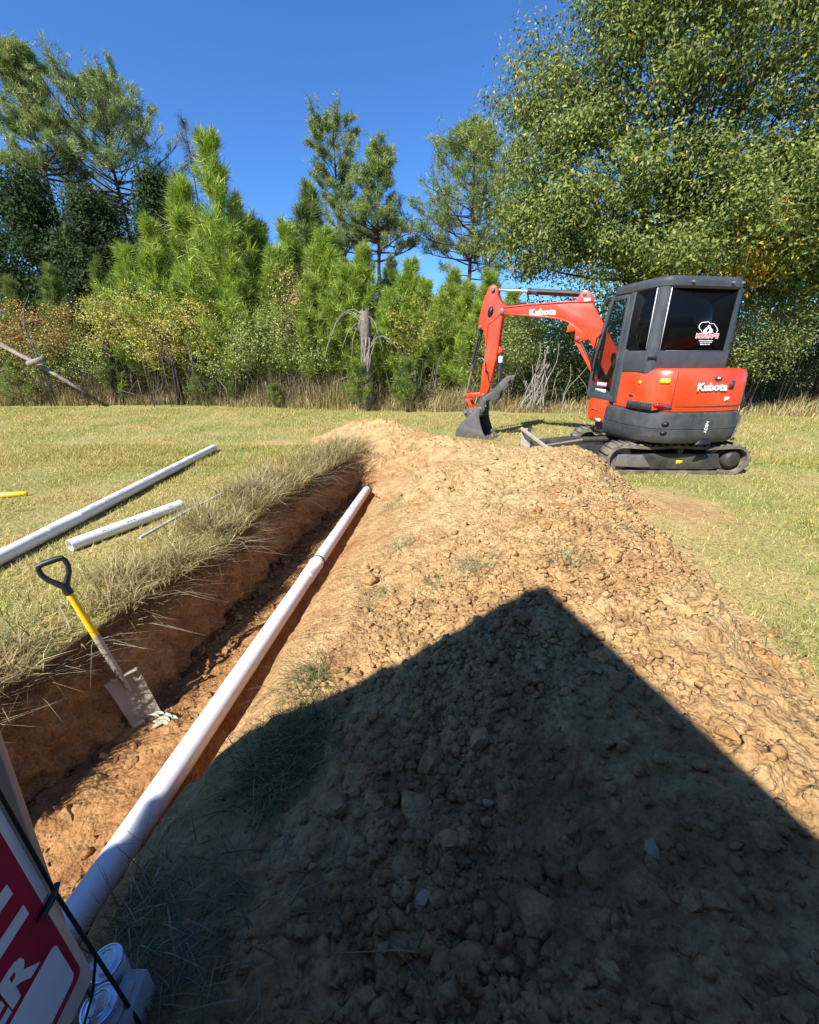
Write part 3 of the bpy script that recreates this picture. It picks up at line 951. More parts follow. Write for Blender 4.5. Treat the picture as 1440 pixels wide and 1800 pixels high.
M['brown_board'] = mat_plain('brown_board', (0.50, 0.28, 0.16), 0.6, var=0.12, scale=10)
bb = Vector((-0.915, 0.60, -0.06)); bt = Vector((-1.09, 0.823, 0.85))
bd = (bt - bb).normalized(); bs = Vector((-0.97, -0.22, 0)); bs = (bs - bd * bs.dot(bd)).normalized(); bn = bd.cross(bs)
mb = MB(); mb.extrude([(0, 0), (.14, 0), (.14, (bt - bb).length), (0, (bt - bb).length)], 0, .022, lambda a, b, c: bs * a + bd * b + bn * c)
o = mb.build('leaning_board', M['brown_board'], bevel=.002, loc=bb); fix_normals(o)
tag(o, 'brown board leaning upright behind the yard sign', 'board')

M['tin'] = mat_plain('tin_lid', (0.72, 0.73, 0.76), 0.22, metal=0.9, var=0.06, scale=30)
M['can_label'] = mat_plain('can_wrap', (0.42, 0.44, 0.50), 0.35, var=0.15, scale=18)
for k, (px, py, zl) in enumerate([(185, 1692, .125), (174, 1766, .125)]):
    c = Vector(on_z(px, py, zl))
    c.z = 0
    z0 = 0.012
    c.z = z0
    can = empty('can', c, ['smaller looking round metal can farther from the camera beside the yard sign', 'round metal can nearest the camera beside the yard sign'][k], 'can', 'cans by the sign')
    hgt = zl - z0
    mb = MB(); mb.lathe([(.036, 0), (.038, .003), (.038, hgt - .012), (.036, hgt - .006)], None, 32); mb.build('body', M['can_label'], can, smooth=40)
    mb = MB(); mb.lathe([(.036, hgt - .008), (.0385, hgt - .006), (.0385, hgt), (.0355, hgt + .001), (.0345, hgt - .004), (.026, hgt - .004), (.0255, hgt + .006), (.0235, hgt + .007), (.0225, hgt + .003), (.013, hgt + .003), (.0125, hgt + .005), (.008, hgt + .005), (.007, hgt + .003), (.001, hgt + .003)], None, 36)
    mb.build('lid', M['tin'], can, smooth=35)
M['concrete'] = mat_plain('grey_concrete', (0.30, 0.30, 0.29), 0.9, var=0.25, scale=40, bmp=0.4)
bo = Vector(on_z(229, 1712, .11)); bo.z = -.03
mb = MB(); mb.box((-.022, -.30, 0), (.035, .015, .13)); mb.box((-.008, -.28, .128), (.02, -.01, .142))
o = mb.build('concrete_block', M['concrete'], bevel=.006, loc=bo)
tag(o, 'narrow grey concrete block on the ground beside the metal cans', 'block')

# bunch of pale leaves by the shovel tip
M['sage'] = mat_plain('pale_leaf', (0.42, 0.44, 0.30), 0.6, var=0.2, scale=40)
c = Vector(on_z(287, 1270, -0.55))
lf = empty('leaf_bunch', c, 'bunch of pale green leaves on the trench floor by the shovel tip', 'leaves')
r = random.Random(4)
for k in range(13):
    a = r.uniform(-.7, .9) + (math.pi if k % 3 == 0 else 0); l = r.uniform(.05, .085); w = r.uniform(.010, .016); z = .01 + k * .0035
    dx, dy = math.cos(a), math.sin(a); ox, oy = r.uniform(-.02, .03), r.uniform(-.02, .02)
    V = []
    for t, ww in ((0, .15), (.3, 1), (.65, .85), (1, .05)):
        for s_ in (-1, 0, 1):
            V.append((ox + dx * l * t - dy * w * ww * s_, oy + dy * l * t + dx * w * ww * s_, z + .02 * t - .012 * t * t * 2 + (.005 * abs(s_))))
    F_ = [(j * 3 + i, j * 3 + i + 1, j * 3 + i + 4, j * 3 + i + 3) for j in range(3) for i in range(2)]
    mb = MB(); mb.add(V, F_); mb.build('leaf', M['sage'], lf, smooth=80)
M['straw_wood'] = mat_plain('dry_stick', (0.32, 0.22, 0.12), 0.9, var=0.25, spec=0.1)
# bit of straw-like twigs on the shaded heap
for k, (pa, pb) in enumerate([((1010, 1045), (1062, 1085)), ((1245, 1283), (1280, 1283))]):
    pts = []
    for q in (pa, ((pa[0] + pb[0]) / 2, (pa[1] + pb[1]) / 2 - 2), pb):
        x, y, _ = on_z(*q, .3)
        for _i in range(6):
            z = float(heap_z(np.array([x]), np.array([y]))[0]); x, y, _ = on_z(*q, z)
        pts.append((x, y, z + .012))
    mb = MB(); mb.tube(pts, [.005, .0045, .003], 7)
    tag(mb.build('stick', M['straw_wood'], smooth=60), ['broken stick on the sunlit clay right of the shadow tip', 'dark stick poking across the right edge of the shadow'][k], 'stick')

# a clod marked with yellow paint on the far end of the heap
M['yellow_paint'] = mat_plain('yellow_sprayed_clay', (0.62, 0.42, 0.05), 0.9, var=0.3, scale=40, dirt=(0.5, 0.32, 0.13), dirt_amt=0.8)
x, y, _ = on_z(660, 744, .3)
for _i in range(8):
    z = float(heap_z(np.array([x]), np.array([y]))[0]); x, y, _ = on_z(660, 744 + 3, z); y = min(y, 9.0)
me = CL[3].copy(); me.materials.clear(); me.materials.append(M['yellow_paint'])
o = bpy.data.objects.new('painted_clod', me); COL.objects.link(o); o.scale = (.16, .10, .09); o.location = (x, y, z + .03)
tag(o, 'clod of clay sprayed yellow at the far end of the heap', 'clod')

# ---------------------------------------------------------------- the mini excavator
M['red'] = mat_plain('orange_red_paint', (0.80, 0.046, 0.007), 0.34, var=0.05, scale=4, coat=0.25, dirt=(0.45, 0.20, 0.10), dirt_amt=0.3)
M['grey_paint'] = mat_plain('charcoal_paint', (0.050, 0.056, 0.064), 0.42, var=0.12, scale=9, dirt=(0.16, 0.13, 0.10), dirt_amt=0.3)
M['cw'] = mat_plain('scuffed_counterweight', (0.036, 0.039, 0.043), 0.5, var=0.2, scale=14, dirt=(0.15, 0.125, 0.10), dirt_amt=0.45)
M['steel'] = mat_plain('worn_steel', (0.15, 0.14, 0.13), 0.55, metal=0.3, var=0.25, scale=10, dirt=(0.30, 0.22, 0.14), dirt_amt=0.55)
M['bucket'] = mat_plain('bucket_steel', (0.085, 0.082, 0.08), 0.55, metal=0.2, var=0.25, scale=10, dirt=(0.22, 0.17, 0.12), dirt_amt=0.4)
M['bladepaint'] = mat_plain('worn_blade', (0.36, 0.32, 0.28), 0.6, metal=0.0, var=0.25, scale=12, dirt=(0.42, 0.31, 0.19), dirt_amt=0.6)
M['rubber'] = mat_plain('dusty_rubber', (0.055, 0.05, 0.045), 0.85, var=0.25, scale=12, dirt=(0.30, 0.235, 0.16), dirt_amt=0.75)
M['frame_black'] = mat_plain('black_frame', (0.025, 0.024, 0.024), 0.6, var=0.3, scale=10, dirt=(0.14, 0.11, 0.08), dirt_amt=0.5)
M['chrome'] = mat_plain('chrome_rod', (0.75, 0.75, 0.76), 0.15, metal=1.0, var=0.03)
M['sticker_y'] = mat_plain('yellow_sticker', (0.85, 0.60, 0.01), 0.4, var=0.04)
M['white_ink'] = mat_plain('white_decal', (0.85, 0.85, 0.85), 0.4, var=0.02)
M['red_ink'] = mat_plain('red_decal', (0.62, 0.03, 0.03), 0.4, var=0.02)
M['reflector'] = mat_plain('red_reflector', (0.75, 0.01, 0.02), 0.12, var=0.04, coat=0.6)
M['seat'] = mat_plain('black_seat', (0.02, 0.02, 0.022), 0.7)


def mat_glass(name, col, alpha, rough=0.03):
    m, nt, b, N, L = new_mat(name)
    b.inputs['Base Color'].default_value = (*col, 1); b.inputs['Roughness'].default_value = rough
    b.inputs['Specular IOR Level'].default_value = 0.13
    t = N.new('ShaderNodeBsdfTransparent'); t.inputs[0].default_value = (0.75, 0.8, 0.78, 1)
    mx = N.new('ShaderNodeMixShader')
    n = noise(nt, 3, 3, 0.5, objco(nt))
    L.new(ramp(nt, n, [(0.2, (alpha * .95,) * 3), (0.8, (min(1, alpha * 1.05),) * 3)]), mx.inputs[0])
    L.new(t.outputs[0], mx.inputs[1]); L.new(b.outputs[0], mx.inputs[2])
    L.new(mx.outputs[0], N['Material Output'].inputs['Surface'])
    return m


M['tint_glass'] = mat_glass('tinted_glass', (0.004, 0.005, 0.006), 0.93)
M['clear_glass'] = mat_glass('clear_glass', (0.02, 0.025, 0.025), 0.14)

EX = Vector((3.7, 6.3, 0.0))
exc = empty('mini_excavator', EX, 'orange red and charcoal mini excavator parked on the lawn behind the heap', 'excavator')
HAZ = math.radians(-10)
HF = Vector((math.sin(HAZ), math.cos(HAZ), 0)); HR = Vector((math.cos(HAZ), -math.sin(HAZ), 0))
UZ = Vector((0, 0, 1))
hp_ = lambda l, f, z: HR * l + HF * f + UZ * z          # house space, relative to EX


def part(mb, name, mat, parent=exc, **k):
    return fix_normals(mb.build(name, M[mat] if isinstance(mat, str) else mat, parent, **k))


# --- undercarriage: travels along -x
TF = Vector((-1, 0.03, 0)).normalized(); TN = Vector((-TF.y, TF.x, 0))   # forward, left/right axis
if TN.y > 0: TN = -TN                                     # TN points to the camera side
up_ = lambda a, b, z: TF * a + TN * b + UZ * z
TL, TR, TW = 0.76, 0.205, 0.30                            # half length between wheels, radius, width
TC = -0.03                                                # undercarriage shift along its axis (towards the rear: negative)


def track_path(n=20, r=TR):
    pts = []
    for k in range(n + 1):
        a = -math.pi / 2 + math.pi * k / n; pts.append((TC + TL + r * math.cos(a), TR + 0.02 + r * math.sin(a) * (0.93 if a > 0 else 1)))
    for k in range(1, 12): pts.append((TC + TL - 2 * TL * k / 12, TR + .02 + r * .93 - 0.018 * math.sin(math.pi * k / 12 * 2) ** 2))
    for k in range(n + 1):
        a = math.pi / 2 + math.pi * k / n; pts.append((TC - TL + r * math.cos(a), TR + 0.02 + r * math.sin(a) * (0.93 if math.sin(a) > 0 else 1)))
    for k in range(1, 12): pts.append((TC - TL + 2 * TL * k / 12, 0.02))
    return pts


for side in (1, -1):
    b0, b1 = (0.47, 0.77) if side > 0 else (-0.77, -0.47)
    o_ = track_path(); i_ = track_path(r=TR - 0.035)
    # the inner loop follows the outer one
    mb = MB(); n = len(o_)
    inn = []
    cz = TR + .02
    for (a, z) in o_:
        aa = min(max(a, TC - TL), TC + TL); dx, dz = a - aa, z - cz
        if abs(a - aa) < 1e-6: inn.append((a, z + (.035 if z < cz else -.035)))
        else:
            d_ = math.hypot(dx, dz); inn.append((aa + dx * (d_ - .035) / d_, cz + dz * (d_ - .035) / d_))
    rings = []
    for i in range(n):
        rings.append([up_(o_[i][0], b0, o_[i][1]), up_(o_[i][0], b1, o_[i][1]), up_(inn[i][0], b1, inn[i][1]), up_(inn[i][0], b0, inn[i][1])])
    rings.append(rings[0])
    mb.loft(rings, cap=False)
    tr = part(mb, 'rubber_track', 'rubber', smooth=45)
    # lugs, each a bar across the belt
    per = [0]
    for i in range(n): per.append(per[-1] + math.dist(o_[i], o_[(i + 1) % n]))
    NL = 44
    lug = MB(); lug.box((-.022, b0 + .01, -.004), (.022, b1 - .01, .022))
    lug_me = None
    for k in range(NL):
        s = per[-1] * k / NL
        i = max(j for j in range(n) if per[j] <= s); t = (s - per[i]) / max(per[i + 1] - per[i], 1e-6)
        p = np.array(o_[i]) * (1 - t) + np.array(o_[(i + 1) % n]) * t; q = np.array(o_[(i + 1) % n]) - np.array(o_[i]); q /= np.linalg.norm(q)
        nrm = np.array([q[1], -q[0]])
        Mx = Matrix(((q[0], 0, nrm[0], p[0]), (0, 1, 0, 0), (q[1], 0, nrm[1], p[1]), (0, 0, 0, 1)))
        Wd = Matrix(((TF.x, TN.x, 0, 0), (TF.y, TN.y, 0, 0), (0, 0, 1, 0), (0, 0, 0, 1)))
        if lug_me is None:
            lug_me = lug.mesh('track_lug'); lug_me.materials.append(M['rubber'])
        if p[1] < 0.025: continue
        o = bpy.data.objects.new('track_lug', lug_me); COL.objects.link(o); o.parent = tr
        o.matrix_local = Wd @ Mx
    # frame, rollers, sprocket, idler
    mid = (b0 + b1) / 2
    fo = b1 - .06 if side > 0 else b0 + .06       # outer face of frame
    lo, hi = (mid - .06, b1 - .035) if side > 0 else (b0 + .035, mid + .06)
    mb = MB()
    mb.extrude([(TC - TL + .16, .10), (TC - TL + .26, .075), (TC + TL - .35, .075), (TC + TL - .12, .11), (TC + TL - .02, .14), (TC + TL - .02, .27), (TC + TL - .5, .30), (TC - TL + .2, .30)], lo, hi, lambda a, b, d: up_(a, d, b))
    fr = part(mb, 'track_frame', 'frame_black', bevel=.012)
    mb = MB(); oo = hi if side > 0 else lo
    s1 = 1 if side > 0 else -1
    mb.extrude([(TC + TL + .08, .12), (TC + TL + .06, .285), (TC + TL - .28, .28), (TC + TL - .42, .11), (TC + TL - .3, .10)], oo, oo + s1 * .02, lambda a, b, d: up_(a, d, b))
    part(mb, 'idler_guard', 'steel', fr, bevel=.008)
    mb = MB(); mb.extrude(rrect(TC - .09, .16, TC, .205, .006), oo, oo + s1 * .003, lambda a, b, d: up_(a, d, b)); part(mb, 'label_plate', 'sticker_y', fr)
    AX = Matrix(((TF.x, 0, TN.x, 0), (TF.y, 0, TN.y, 0), (0, 1, 0, 0), (0, 0, 0, 1)))
    wheel = lambda a, z, prof: [(r_, z_) for r_, z_ in prof]

    def disc(a, z, prof, name, mat, parent):
        Mt = Matrix.Translation(up_(a, 0, z)) @ AX
        mb = MB(); mb.lathe(prof, Mt, 28); return part(mb, name, mat, parent, smooth=40)
    sg = s1
    e0 = oo - sg * .05
    disc(TC - TL, TR + .015, [(.165, mid - .03), (.165, mid + .03 * 1), (.12, mid + .031), (.12, oo - sg * .03) if False else (.12, mid + .035), (.02, mid + .036)], 'sprocket', 'frame_black', tr)
    pr = [(.125, mid), (.125, oo - sg * .03), (.10, oo + sg * .0), (.085, oo + sg * .015), (.07, oo + sg * .02), (.01, oo + sg * .02)]
    disc(TC - TL, TR + .015, pr, 'drive_motor_cover', 'frame_black', tr)
    for k in range(16):
        a = 2 * math.pi * k / 16
        mb = MB(); c_ = (TC - TL + .168 * math.cos(a), TR + .015 + .168 * math.sin(a))
        mb.tube([up_(c_[0], mid - .025, c_[1]), up_(c_[0], mid + .025, c_[1])], .014, 6)
        part(mb, 'sprocket_tooth', 'frame_black', tr)
    disc(TC + TL, TR + .015, [(.02, lo + .001), (.16, lo + .002), (.165, lo + .02), (.165, hi - .05), (.1, hi - .045), (.02, hi - .045)], 'idler_wheel', 'steel', tr)
    for a in (-.42, -.14, .14, .42):
        disc(TC + a, .105, [(.01, lo + .03), (.06, lo + .031), (.06, oo - sg * .02), (.03, oo - sg * .01), (.01, oo - sg * .01)] if side > 0 else [(.01, hi - .03), (.06, hi - .031), (.06, oo - sg * .02), (.03, oo - sg * .01), (.01, oo - sg * .01)], 'track_roller', 'frame_black', tr)
    disc(TC - .03, .335, [(.01, mid), (.04, mid + .001), (.04, oo - sg * .01), (.02, oo), (.01, oo)], 'carrier_roller', 'frame_black', tr)

mb = MB(); mb.extrude([(-.55, -.5), (.5, -.5), (.5, .5), (-.55, .5)], .17, .40, lambda a, b, d: up_(a + TC, b, d))
part(mb, 'chassis', 'frame_black', bevel=.03)
mb = MB(); mb.lathe([(.36, .39), (.38, .40), (.38, .47), (.34, .48)], None, 40); part(mb, 'slew_ring', 'frame_black', smooth=40)

# --- dozer blade, concave plate towards the front
BA = 1.78
prof = []
for k in range(13):
    t = k / 12; z = 0.02 + 0.36 * t
    prof.append((BA + 0.045 - 0.11 * math.sin(math.pi * t) + .03 * t, z))
pro2 = [(a - .022, z) for a, z in prof]
mb = MB(); mb.extrude(prof + pro2[::-1], -.78, .78, lambda a, b, d: up_(a + TC, d, b))
bl = part(mb, 'dozer_blade', 'bladepaint', smooth=40)
mb = MB(); mb.box((0, 0, 0), (1, 1, 1), Matrix(((TF.x * .016, TN.x * 1.56, 0, 0), (TF.y * .016, TN.y * 1.56, 0, 0), (0, 0, .11, 0), (0, 0, 0, 1))))
o = part(mb, 'cutting_edge', 'steel', bl, bevel=.003); o.location = up_(BA + TC + .048, -.78, 0.0)
for s in (-1, 1):
    mb = MB(); mb.box((0, 0, 0), (1, 1, 1), Matrix(((TF.x * .10, TN.x * .016, 0, 0), (TF.y * .10, TN.y * .016, 0, 0), (0, 0, .34, 0), (0, 0, 0, 1))))
    o = part(mb, 'end_plate', 'bladepaint', bl, bevel=.003); o.location = up_(BA + TC - .075, s * .785 - .008, .04)
mb = MB(); mb.tube([up_(BA + TC + .03, -.78, .385), up_(BA + TC + .03, .78, .385)], .02, 10); part(mb, 'top_rail', 'bladepaint', bl, smooth=60)
for s in (-.32, .32):
    mb = MB(); mb.extrude([(.45, .20), (1.1, .20), (BA - .03, .10), (BA - .03, .26), (1.15, .33), (.45, .31)], s - .05, s + .05, lambda a, b, d: up_(a + TC, d, b))
    part(mb, 'blade_arm', 'frame_black', bl, bevel=.01)
mb = MB(); mb.tube([up_(.35 + TC, 0, .38), up_(1.05 + TC, 0, .34)], .045, 14); lc = part(mb, 'blade_cylinder', 'frame_black', smooth=60)
mb = MB(); mb.tube([up_(1.04 + TC, 0, .342), up_(BA - .04 + TC, 0, .22)], .022, 12); part(mb, 'piston_rod', 'steel', lc, smooth=60)

# --- house: counterweight, hood, skirt


def ring_plan(pts, z, inset=0.0, cy=-0.1):
    out = []
    for l, f in pts:
        v = Vector((l, f - cy)); d = v.length; v = v * ((d - inset) / d)
        out.append(hp_(v.x, v.y + cy, z))
    return out


def smooth_plan(pts, n=4):
    out = []
    N_ = len(pts)
    for i in range(N_ - 1):
        p0 = pts[max(i - 1, 0)]; p1 = pts[i]; p2 = pts[i + 1]; p3 = pts[min(i + 2, N_ - 1)]
        for k in range(n):
            t = k / n
            out.append(tuple(0.5 * ((2 * p1[c]) + (-p0[c] + p2[c]) * t + (2 * p0[c] - 5 * p1[c] + 4 * p2[c] - p3[c]) * t * t + (-p0[c] + 3 * p1[c] - 3 * p2[c] + p3[c]) * t ** 3) for c in (0, 1)))
    out.append(pts[-1])
    return out


CWP = smooth_plan([(-.775, .10), (-.78, -.2), (-.765, -.5), (-.68, -.74), (-.5, -.885), (-.25, -.945), (0, -.96), (.25, -.945), (.5, -.885), (.68, -.74), (.765, -.5), (.78, -.2), (.775, .3)])
mb = MB(); mb.loft([ring_plan(CWP, .47, .10), ring_plan(CWP, .485, .045), ring_plan(CWP, .53, .012), ring_plan(CWP, .60, 0), ring_plan(CWP, .66, 0), ring_plan(CWP, .665, .008), ring_plan(CWP, .675, .0), ring_plan(CWP, .80, .004), ring_plan(CWP, .86, .014), ring_plan(CWP, .885, .045)])
cwt = part(mb, 'counterweight', 'cw', smooth=35)
HDP = smooth_plan([(-.745, -.02), (-.755, -.3), (-.74, -.52), (-.665, -.72), (-.5, -.855), (-.25, -.905), (0, -.918), (.25, -.905), (.5, -.855), (.665, -.72), (.74, -.52), (.755, -.3), (.745, .5)])
mb = MB(); mb.loft([ring_plan(HDP, .88, .03), ring_plan(HDP, .895, .01), ring_plan(HDP, .98, .0), ring_plan(HDP, 1.25, 0.006), ring_plan(HDP, 1.35, .018), ring_plan(HDP, 1.39, .04), ring_plan(HDP, 1.41, .09)])
hood = part(mb, 'engine_hood', 'red', smooth=35)


def on_plan(plan, s_l, off=0.0, cy=-0.1):
    """point and outward normal at arc length s_l from the rear centre (negative = left)"""
    c = min(range(len(plan)), key=lambda i: abs(plan[i][0]) + (10 if plan[i][1] > -.05 else 0))
    acc = [0.0] * len(plan)
    for i in range(c + 1, len(plan)): acc[i] = acc[i - 1] + math.dist(plan[i], plan[i - 1])
    for i in range(c - 1, -1, -1): acc[i] = acc[i + 1] - math.dist(plan[i], plan[i + 1])
    X_ = [p[0] for p in plan]; Y_ = [p[1] for p in plan]
    g_ = lambda s: Vector((float(np.interp(s, acc, X_)), float(np.interp(s, acc, Y_))))
    p = g_(s_l); t = (g_(s_l + .03) - g_(s_l - .03)).normalized(); nrm = Vector((t.y, -t.x))
    if nrm.dot(p - Vector((0, cy))) < 0: nrm = -nrm
    return p + nrm * off, nrm


def strip_on(plan, l0, l1, z0, z1, off, name, mat, parent, n=10, poly=None):
    """panel that follows the curved rear; poly gives (u,v) outline in 0..1 instead of a full rectangle"""
    mb = MB()
    if poly is None:
        rings = []
        for k in range(n + 1):
            l = l0 + (l1 - l0) * k / n
            p, nr = on_plan(plan, l, off); q, _ = on_plan(plan, l, off - .02)
            rings.append([hp_(p.x, p.y, z0), hp_(p.x, p.y, z1), hp_(q.x, q.y, z1), hp_(q.x, q.y, z0)])
        mb.loft(rings)
    else:
        V = []; m = len(poly)
        for d in (off, off - .02):
            for u, v in poly:
                p, _ = on_plan(plan, l0 + (l1 - l0) * u, d); V.append(hp_(p.x, p.y, z0 + (z1 - z0) * v))
        F_ = [tuple(range(m)), tuple(range(2 * m - 1, m - 1, -1))] + [((i + 1) % m, i, m + i, m + (i + 1) % m) for i in range(m)]
        mb.add(V, F_)
    return part(mb, name, mat, parent)


def dens_poly(p, n=4):
    out = []
    for a, b in zip(p, p[1:] + p[:1]):
        for k in range(n): out.append((a[0] + (b[0] - a[0]) * k / n, a[1] + (b[1] - a[1]) * k / n))
    return out


# panel gap of the rear bonnet, grille, reflector, warning stickers, vents
strip_on(HDP, -.522, -.514, .90, 1.395, .004, 'panel_gap', 'frame_black', hood, 2)
strip_on(HDP, -.514, .75, .955, .962, .004, 'panel_gap', 'frame_black', hood, 24)
grl = strip_on(HDP, -1.12, -.50, .86, .995, .010, 'grille', 'cw', hood, poly=dens_poly([(0, .25), (.3, 0.05), (.55, .0), (.72, .1), (.8, .4), (1, .55), (.93, 1), (.02, 1)], 6))
for k in range(17):
    l = -1.09 + k * .022
    strip_on(HDP, l, l + .007, .895 if k > 4 else .91, .985, .014, 'grille_bar', 'frame_black', grl, 1)
for k in range(5):
    z = .905 + k * .018
    strip_on(HDP, -1.10, -.735, z, z + .005, .0145, 'grille_bar', 'frame_black', grl, 10)
strip_on(HDP, -.725, -.57, .945, .985, .017, 'reflector', 'reflector', hood, poly=dens_poly([(.15, 0), (1, .1), (.97, .9), (0, 1)], 4))
strip_on(HDP, -.70, -.585, 1.235, 1.295, .0065, 'warning_sticker', 'sticker_y', hood, 6)
strip_on(HDP, -.98, -.945, 1.215, 1.255, .0065, 'warning_sticker', 'sticker_y', hood, 2)
strip_on(HDP, -1.10, -1.03, 1.05, 1.075, .012, 'hood_latch', 'frame_black', hood, 3)
strip_on(HDP, .225, .295, 1.17, 1.27, .0065, 'vent_recess', 'frame_black', hood, 4)
strip_on(HDP, .235, .285, 1.185, 1.255, .0085, 'vent_cover', 'cw', hood, 3)
strip_on(HDP, .20, .27, 1.02, 1.07, .0065, 'data_plate', 'white_ink', hood, 3)
# tow pockets, notch and lifting eye in the counterweight
for (l, z, rx, rz) in ((-.56, .735, .045, .036), (-.56, .62, .042, .030), (.80, .66, .03, .04)):
    p, nr = on_plan(CWP, l, .004); q, _ = on_plan(CWP, l, -.03)
    mb = MB(); tx = Vector((-nr.y, nr.x))
    ringA = [hp_(p.x + tx.x * rx * math.cos(a), p.y + tx.y * rx * math.cos(a), z + rz * math.sin(a)) for a in np.linspace(0, 2 * math.pi, 18, endpoint=False)]
    ringB = [hp_(q.x + tx.x * rx * .8 * math.cos(a), q.y + tx.y * rx * .8 * math.cos(a), z + rz * .8 * math.sin(a)) for a in np.linspace(0, 2 * math.pi, 18, endpoint=False)]
    mb.loft([ringB, ringA]); part(mb, 'tie_down_pocket', 'black', cwt)
p, nr = on_plan(CWP, -.56, .010); mb = MB(); mb.lathe([(.018, 0), (.018, .006), (.002, .008)], Matrix.Translation(hp_(p.x, p.y, .74)) @ (HR * nr.x + HF * nr.y).to_track_quat('Z', 'Y').to_matrix().to_4x4(), 14); part(mb, 'pocket_bolt', 'cw', cwt)
strip_on(CWP, -.12, .12, .468, .535, .005, 'lower_notch', 'black', cwt, poly=dens_poly([(0, 0), (.22, .95), (.85, 1), (1, 0)], 5))
strip_on(CWP, .46, .95, .50, .80, .022, 'corner_bulge', 'cw', cwt, poly=dens_poly([(0, .0), (.25, .75), (.45, 1), (1, 1), (1, 0)], 5))
# front left skirt
SKP = smooth_plan([(-.78, .09), (-.785, .3), (-.77, .5), (-.70, .62), (-.5, .66)], 5) + [(-.3, .66), (-.3, .09)]
mb = MB(); mb.loft([ring_plan(SKP, .60, .04, .3), ring_plan(SKP, .63, .01, .3), ring_plan(SKP, .90, 0, .3), ring_plan(SKP, .935, .02, .3)])
skt = part(mb, 'side_skirt', 'red', smooth=35)
mb = MB(); mb.extrude([(.2, .775), (.42, .775), (.42, .78), (.2, .78)], -.788, -.775, lambda a, b, d: hp_(d, a, b)); part(mb, 'panel_gap', 'frame_black', skt)
mb = MB(); mb.extrude([(.16, .62), (.28, .62), (.28, .66), (.16, .66)], -.7885, -.775, lambda a, b, d: hp_(d, a, b)); part(mb, 'data_plate', 'white_ink', skt)
mb = MB(); mb.extrude([(-.76, -.6), (.72, -.6), (.72, .6), (-.3, .66), (-.74, .5)], .44, .62, lambda a, b, d: hp_(a * .9, b * .9, d)); part(mb, 'turntable', 'frame_black', bevel=.01)
# right front cover (fuel tank side), mostly hidden
mb = MB(); mb.loft([[hp_(l, f, z) for l, f in ((.46, -.3), (.75, -.3), (.75, .45), (.66, .6), (.46, .62))] for z in (.6, 1.28)] + [[hp_(l, f, 1.34) for l, f in ((.5, -.28), (.72, -.28), (.72, .42), (.64, .55), (.5, .58))]])
part(mb, 'tank_cover', 'red', smooth=35)

# --- cab
cab = None
CX0, CX1, CB, CFb, CFt = -.745, .43, -.60, .62, .36      # left, right, back, front at sill, front at roof
ZS, ZW0, ZW1, ZR = .93, 1.625, 2.345, 2.475
RFP = smooth_plan([(CX0 + .03, CFt), (CX0 - .0, .1), (CX0 - .0, -.40), (CX0 + .06, CB + .02), (CX0 + .2, CB - .02), (-.1, CB - .03), (CX1 - .2, CB - .02), (CX1 - .05, CB + .03), (CX1 + .01, -.4), (CX1 + .01, .1), (CX1 - .03, CFt)], 4)
cc = -0.1


def cab_ring(z, inset):
    ctr = ((CX0 + CX1) / 2, -.1); out = []
    for l, f in RFP:
        v = Vector((l - ctr[0], f - ctr[1])); d = v.length; v *= (d - inset) / d
        out.append(hp_(v.x + ctr[0], v.y + ctr[1], z))
    return out


mb = MB(); mb.loft([cab_ring(2.335, .02), cab_ring(2.36, -.004), cab_ring(2.42, -.008), cab_ring(2.455, .015), cab_ring(2.475, .07), cab_ring(2.485, .2)])
cab = part(mb, 'cab', 'grey_paint', smooth=35)


def bar(name, pts, w, d, mat='grey_paint', parent=cab, tow=None):
    """rounded rectangular member along points"""
    mb = MB(); mb.tube(pts, [w] * len(pts), 10); return part(mb, name, mat, parent, smooth=60)


def prism(name, poly, d0, d1, frame, mat='grey_paint', parent=cab, bevel=.008):
    mb = MB(); mb.extrude(poly, d0, d1, frame); return part(mb, name, mat, parent, bevel=bevel)


left = lambda f, z, d: hp_(CX0 + d, f, z)            # d inward from the left side
rear = lambda l, z, d: hp_(l, CB + d, z)             # d forward from the rear face
right = lambda f, z, d: hp_(CX1 - d, f, z)
# rear and quarter: lower panels, pillars
prism('rear_lower_panel', [(CX0 + .055, 1.36), (CX1 - .03, 1.36), (CX1 - .02, ZW0), (CX0 + .05, ZW0)], 0, .05, rear)
prism('side_lower_panel', [(-.52, 1.36), (.02, 1.36), (.02, 1.64), (-.1, ZW0 + .02), (-.16, ZW0), (-.55, ZW0)], 0, .05, left)
mb = MB()
crn = [(CX0 + .002, CB + .10), (CX0 + .012, CB + .055), (CX0 + .035, CB + .02), (CX0 + .09, CB - .004), (CX0 + .10, CB + .05), (CX0 + .06, CB + .11)]
mb.loft([[hp_(l, f, 1.36) for l, f in crn], [hp_(l, f, 2.35) for l, f in crn]]); part(mb, 'corner_pillar', 'grey_paint', cab, smooth=50)
mb = MB()
crn = [(CX1 - .002, CB + .10), (CX1 - .012, CB + .05), (CX1 - .035, CB + .015), (CX1 - .115, CB - .004), (CX1 - .115, CB + .05), (CX1 - .05, CB + .11)]
mb.loft([[hp_(l, f, 1.36) for l, f in crn], [hp_(l, f, 2.35) for l, f in crn]]); part(mb, 'corner_pillar', 'grey_paint', cab, smooth=50)
prism('door_pillar', [(-.10, ZS), (.03, ZS), (.03, 1.6), (-.01, 2.35), (-.11, 2.35), (-.07, 1.64), (-.10, 1.36)], -.004, .05, left)
prism('side_sill', [(-.1, .925), (.60, .925), (.62, 1.02), (-.1, 1.02)], -.002, .05, left)
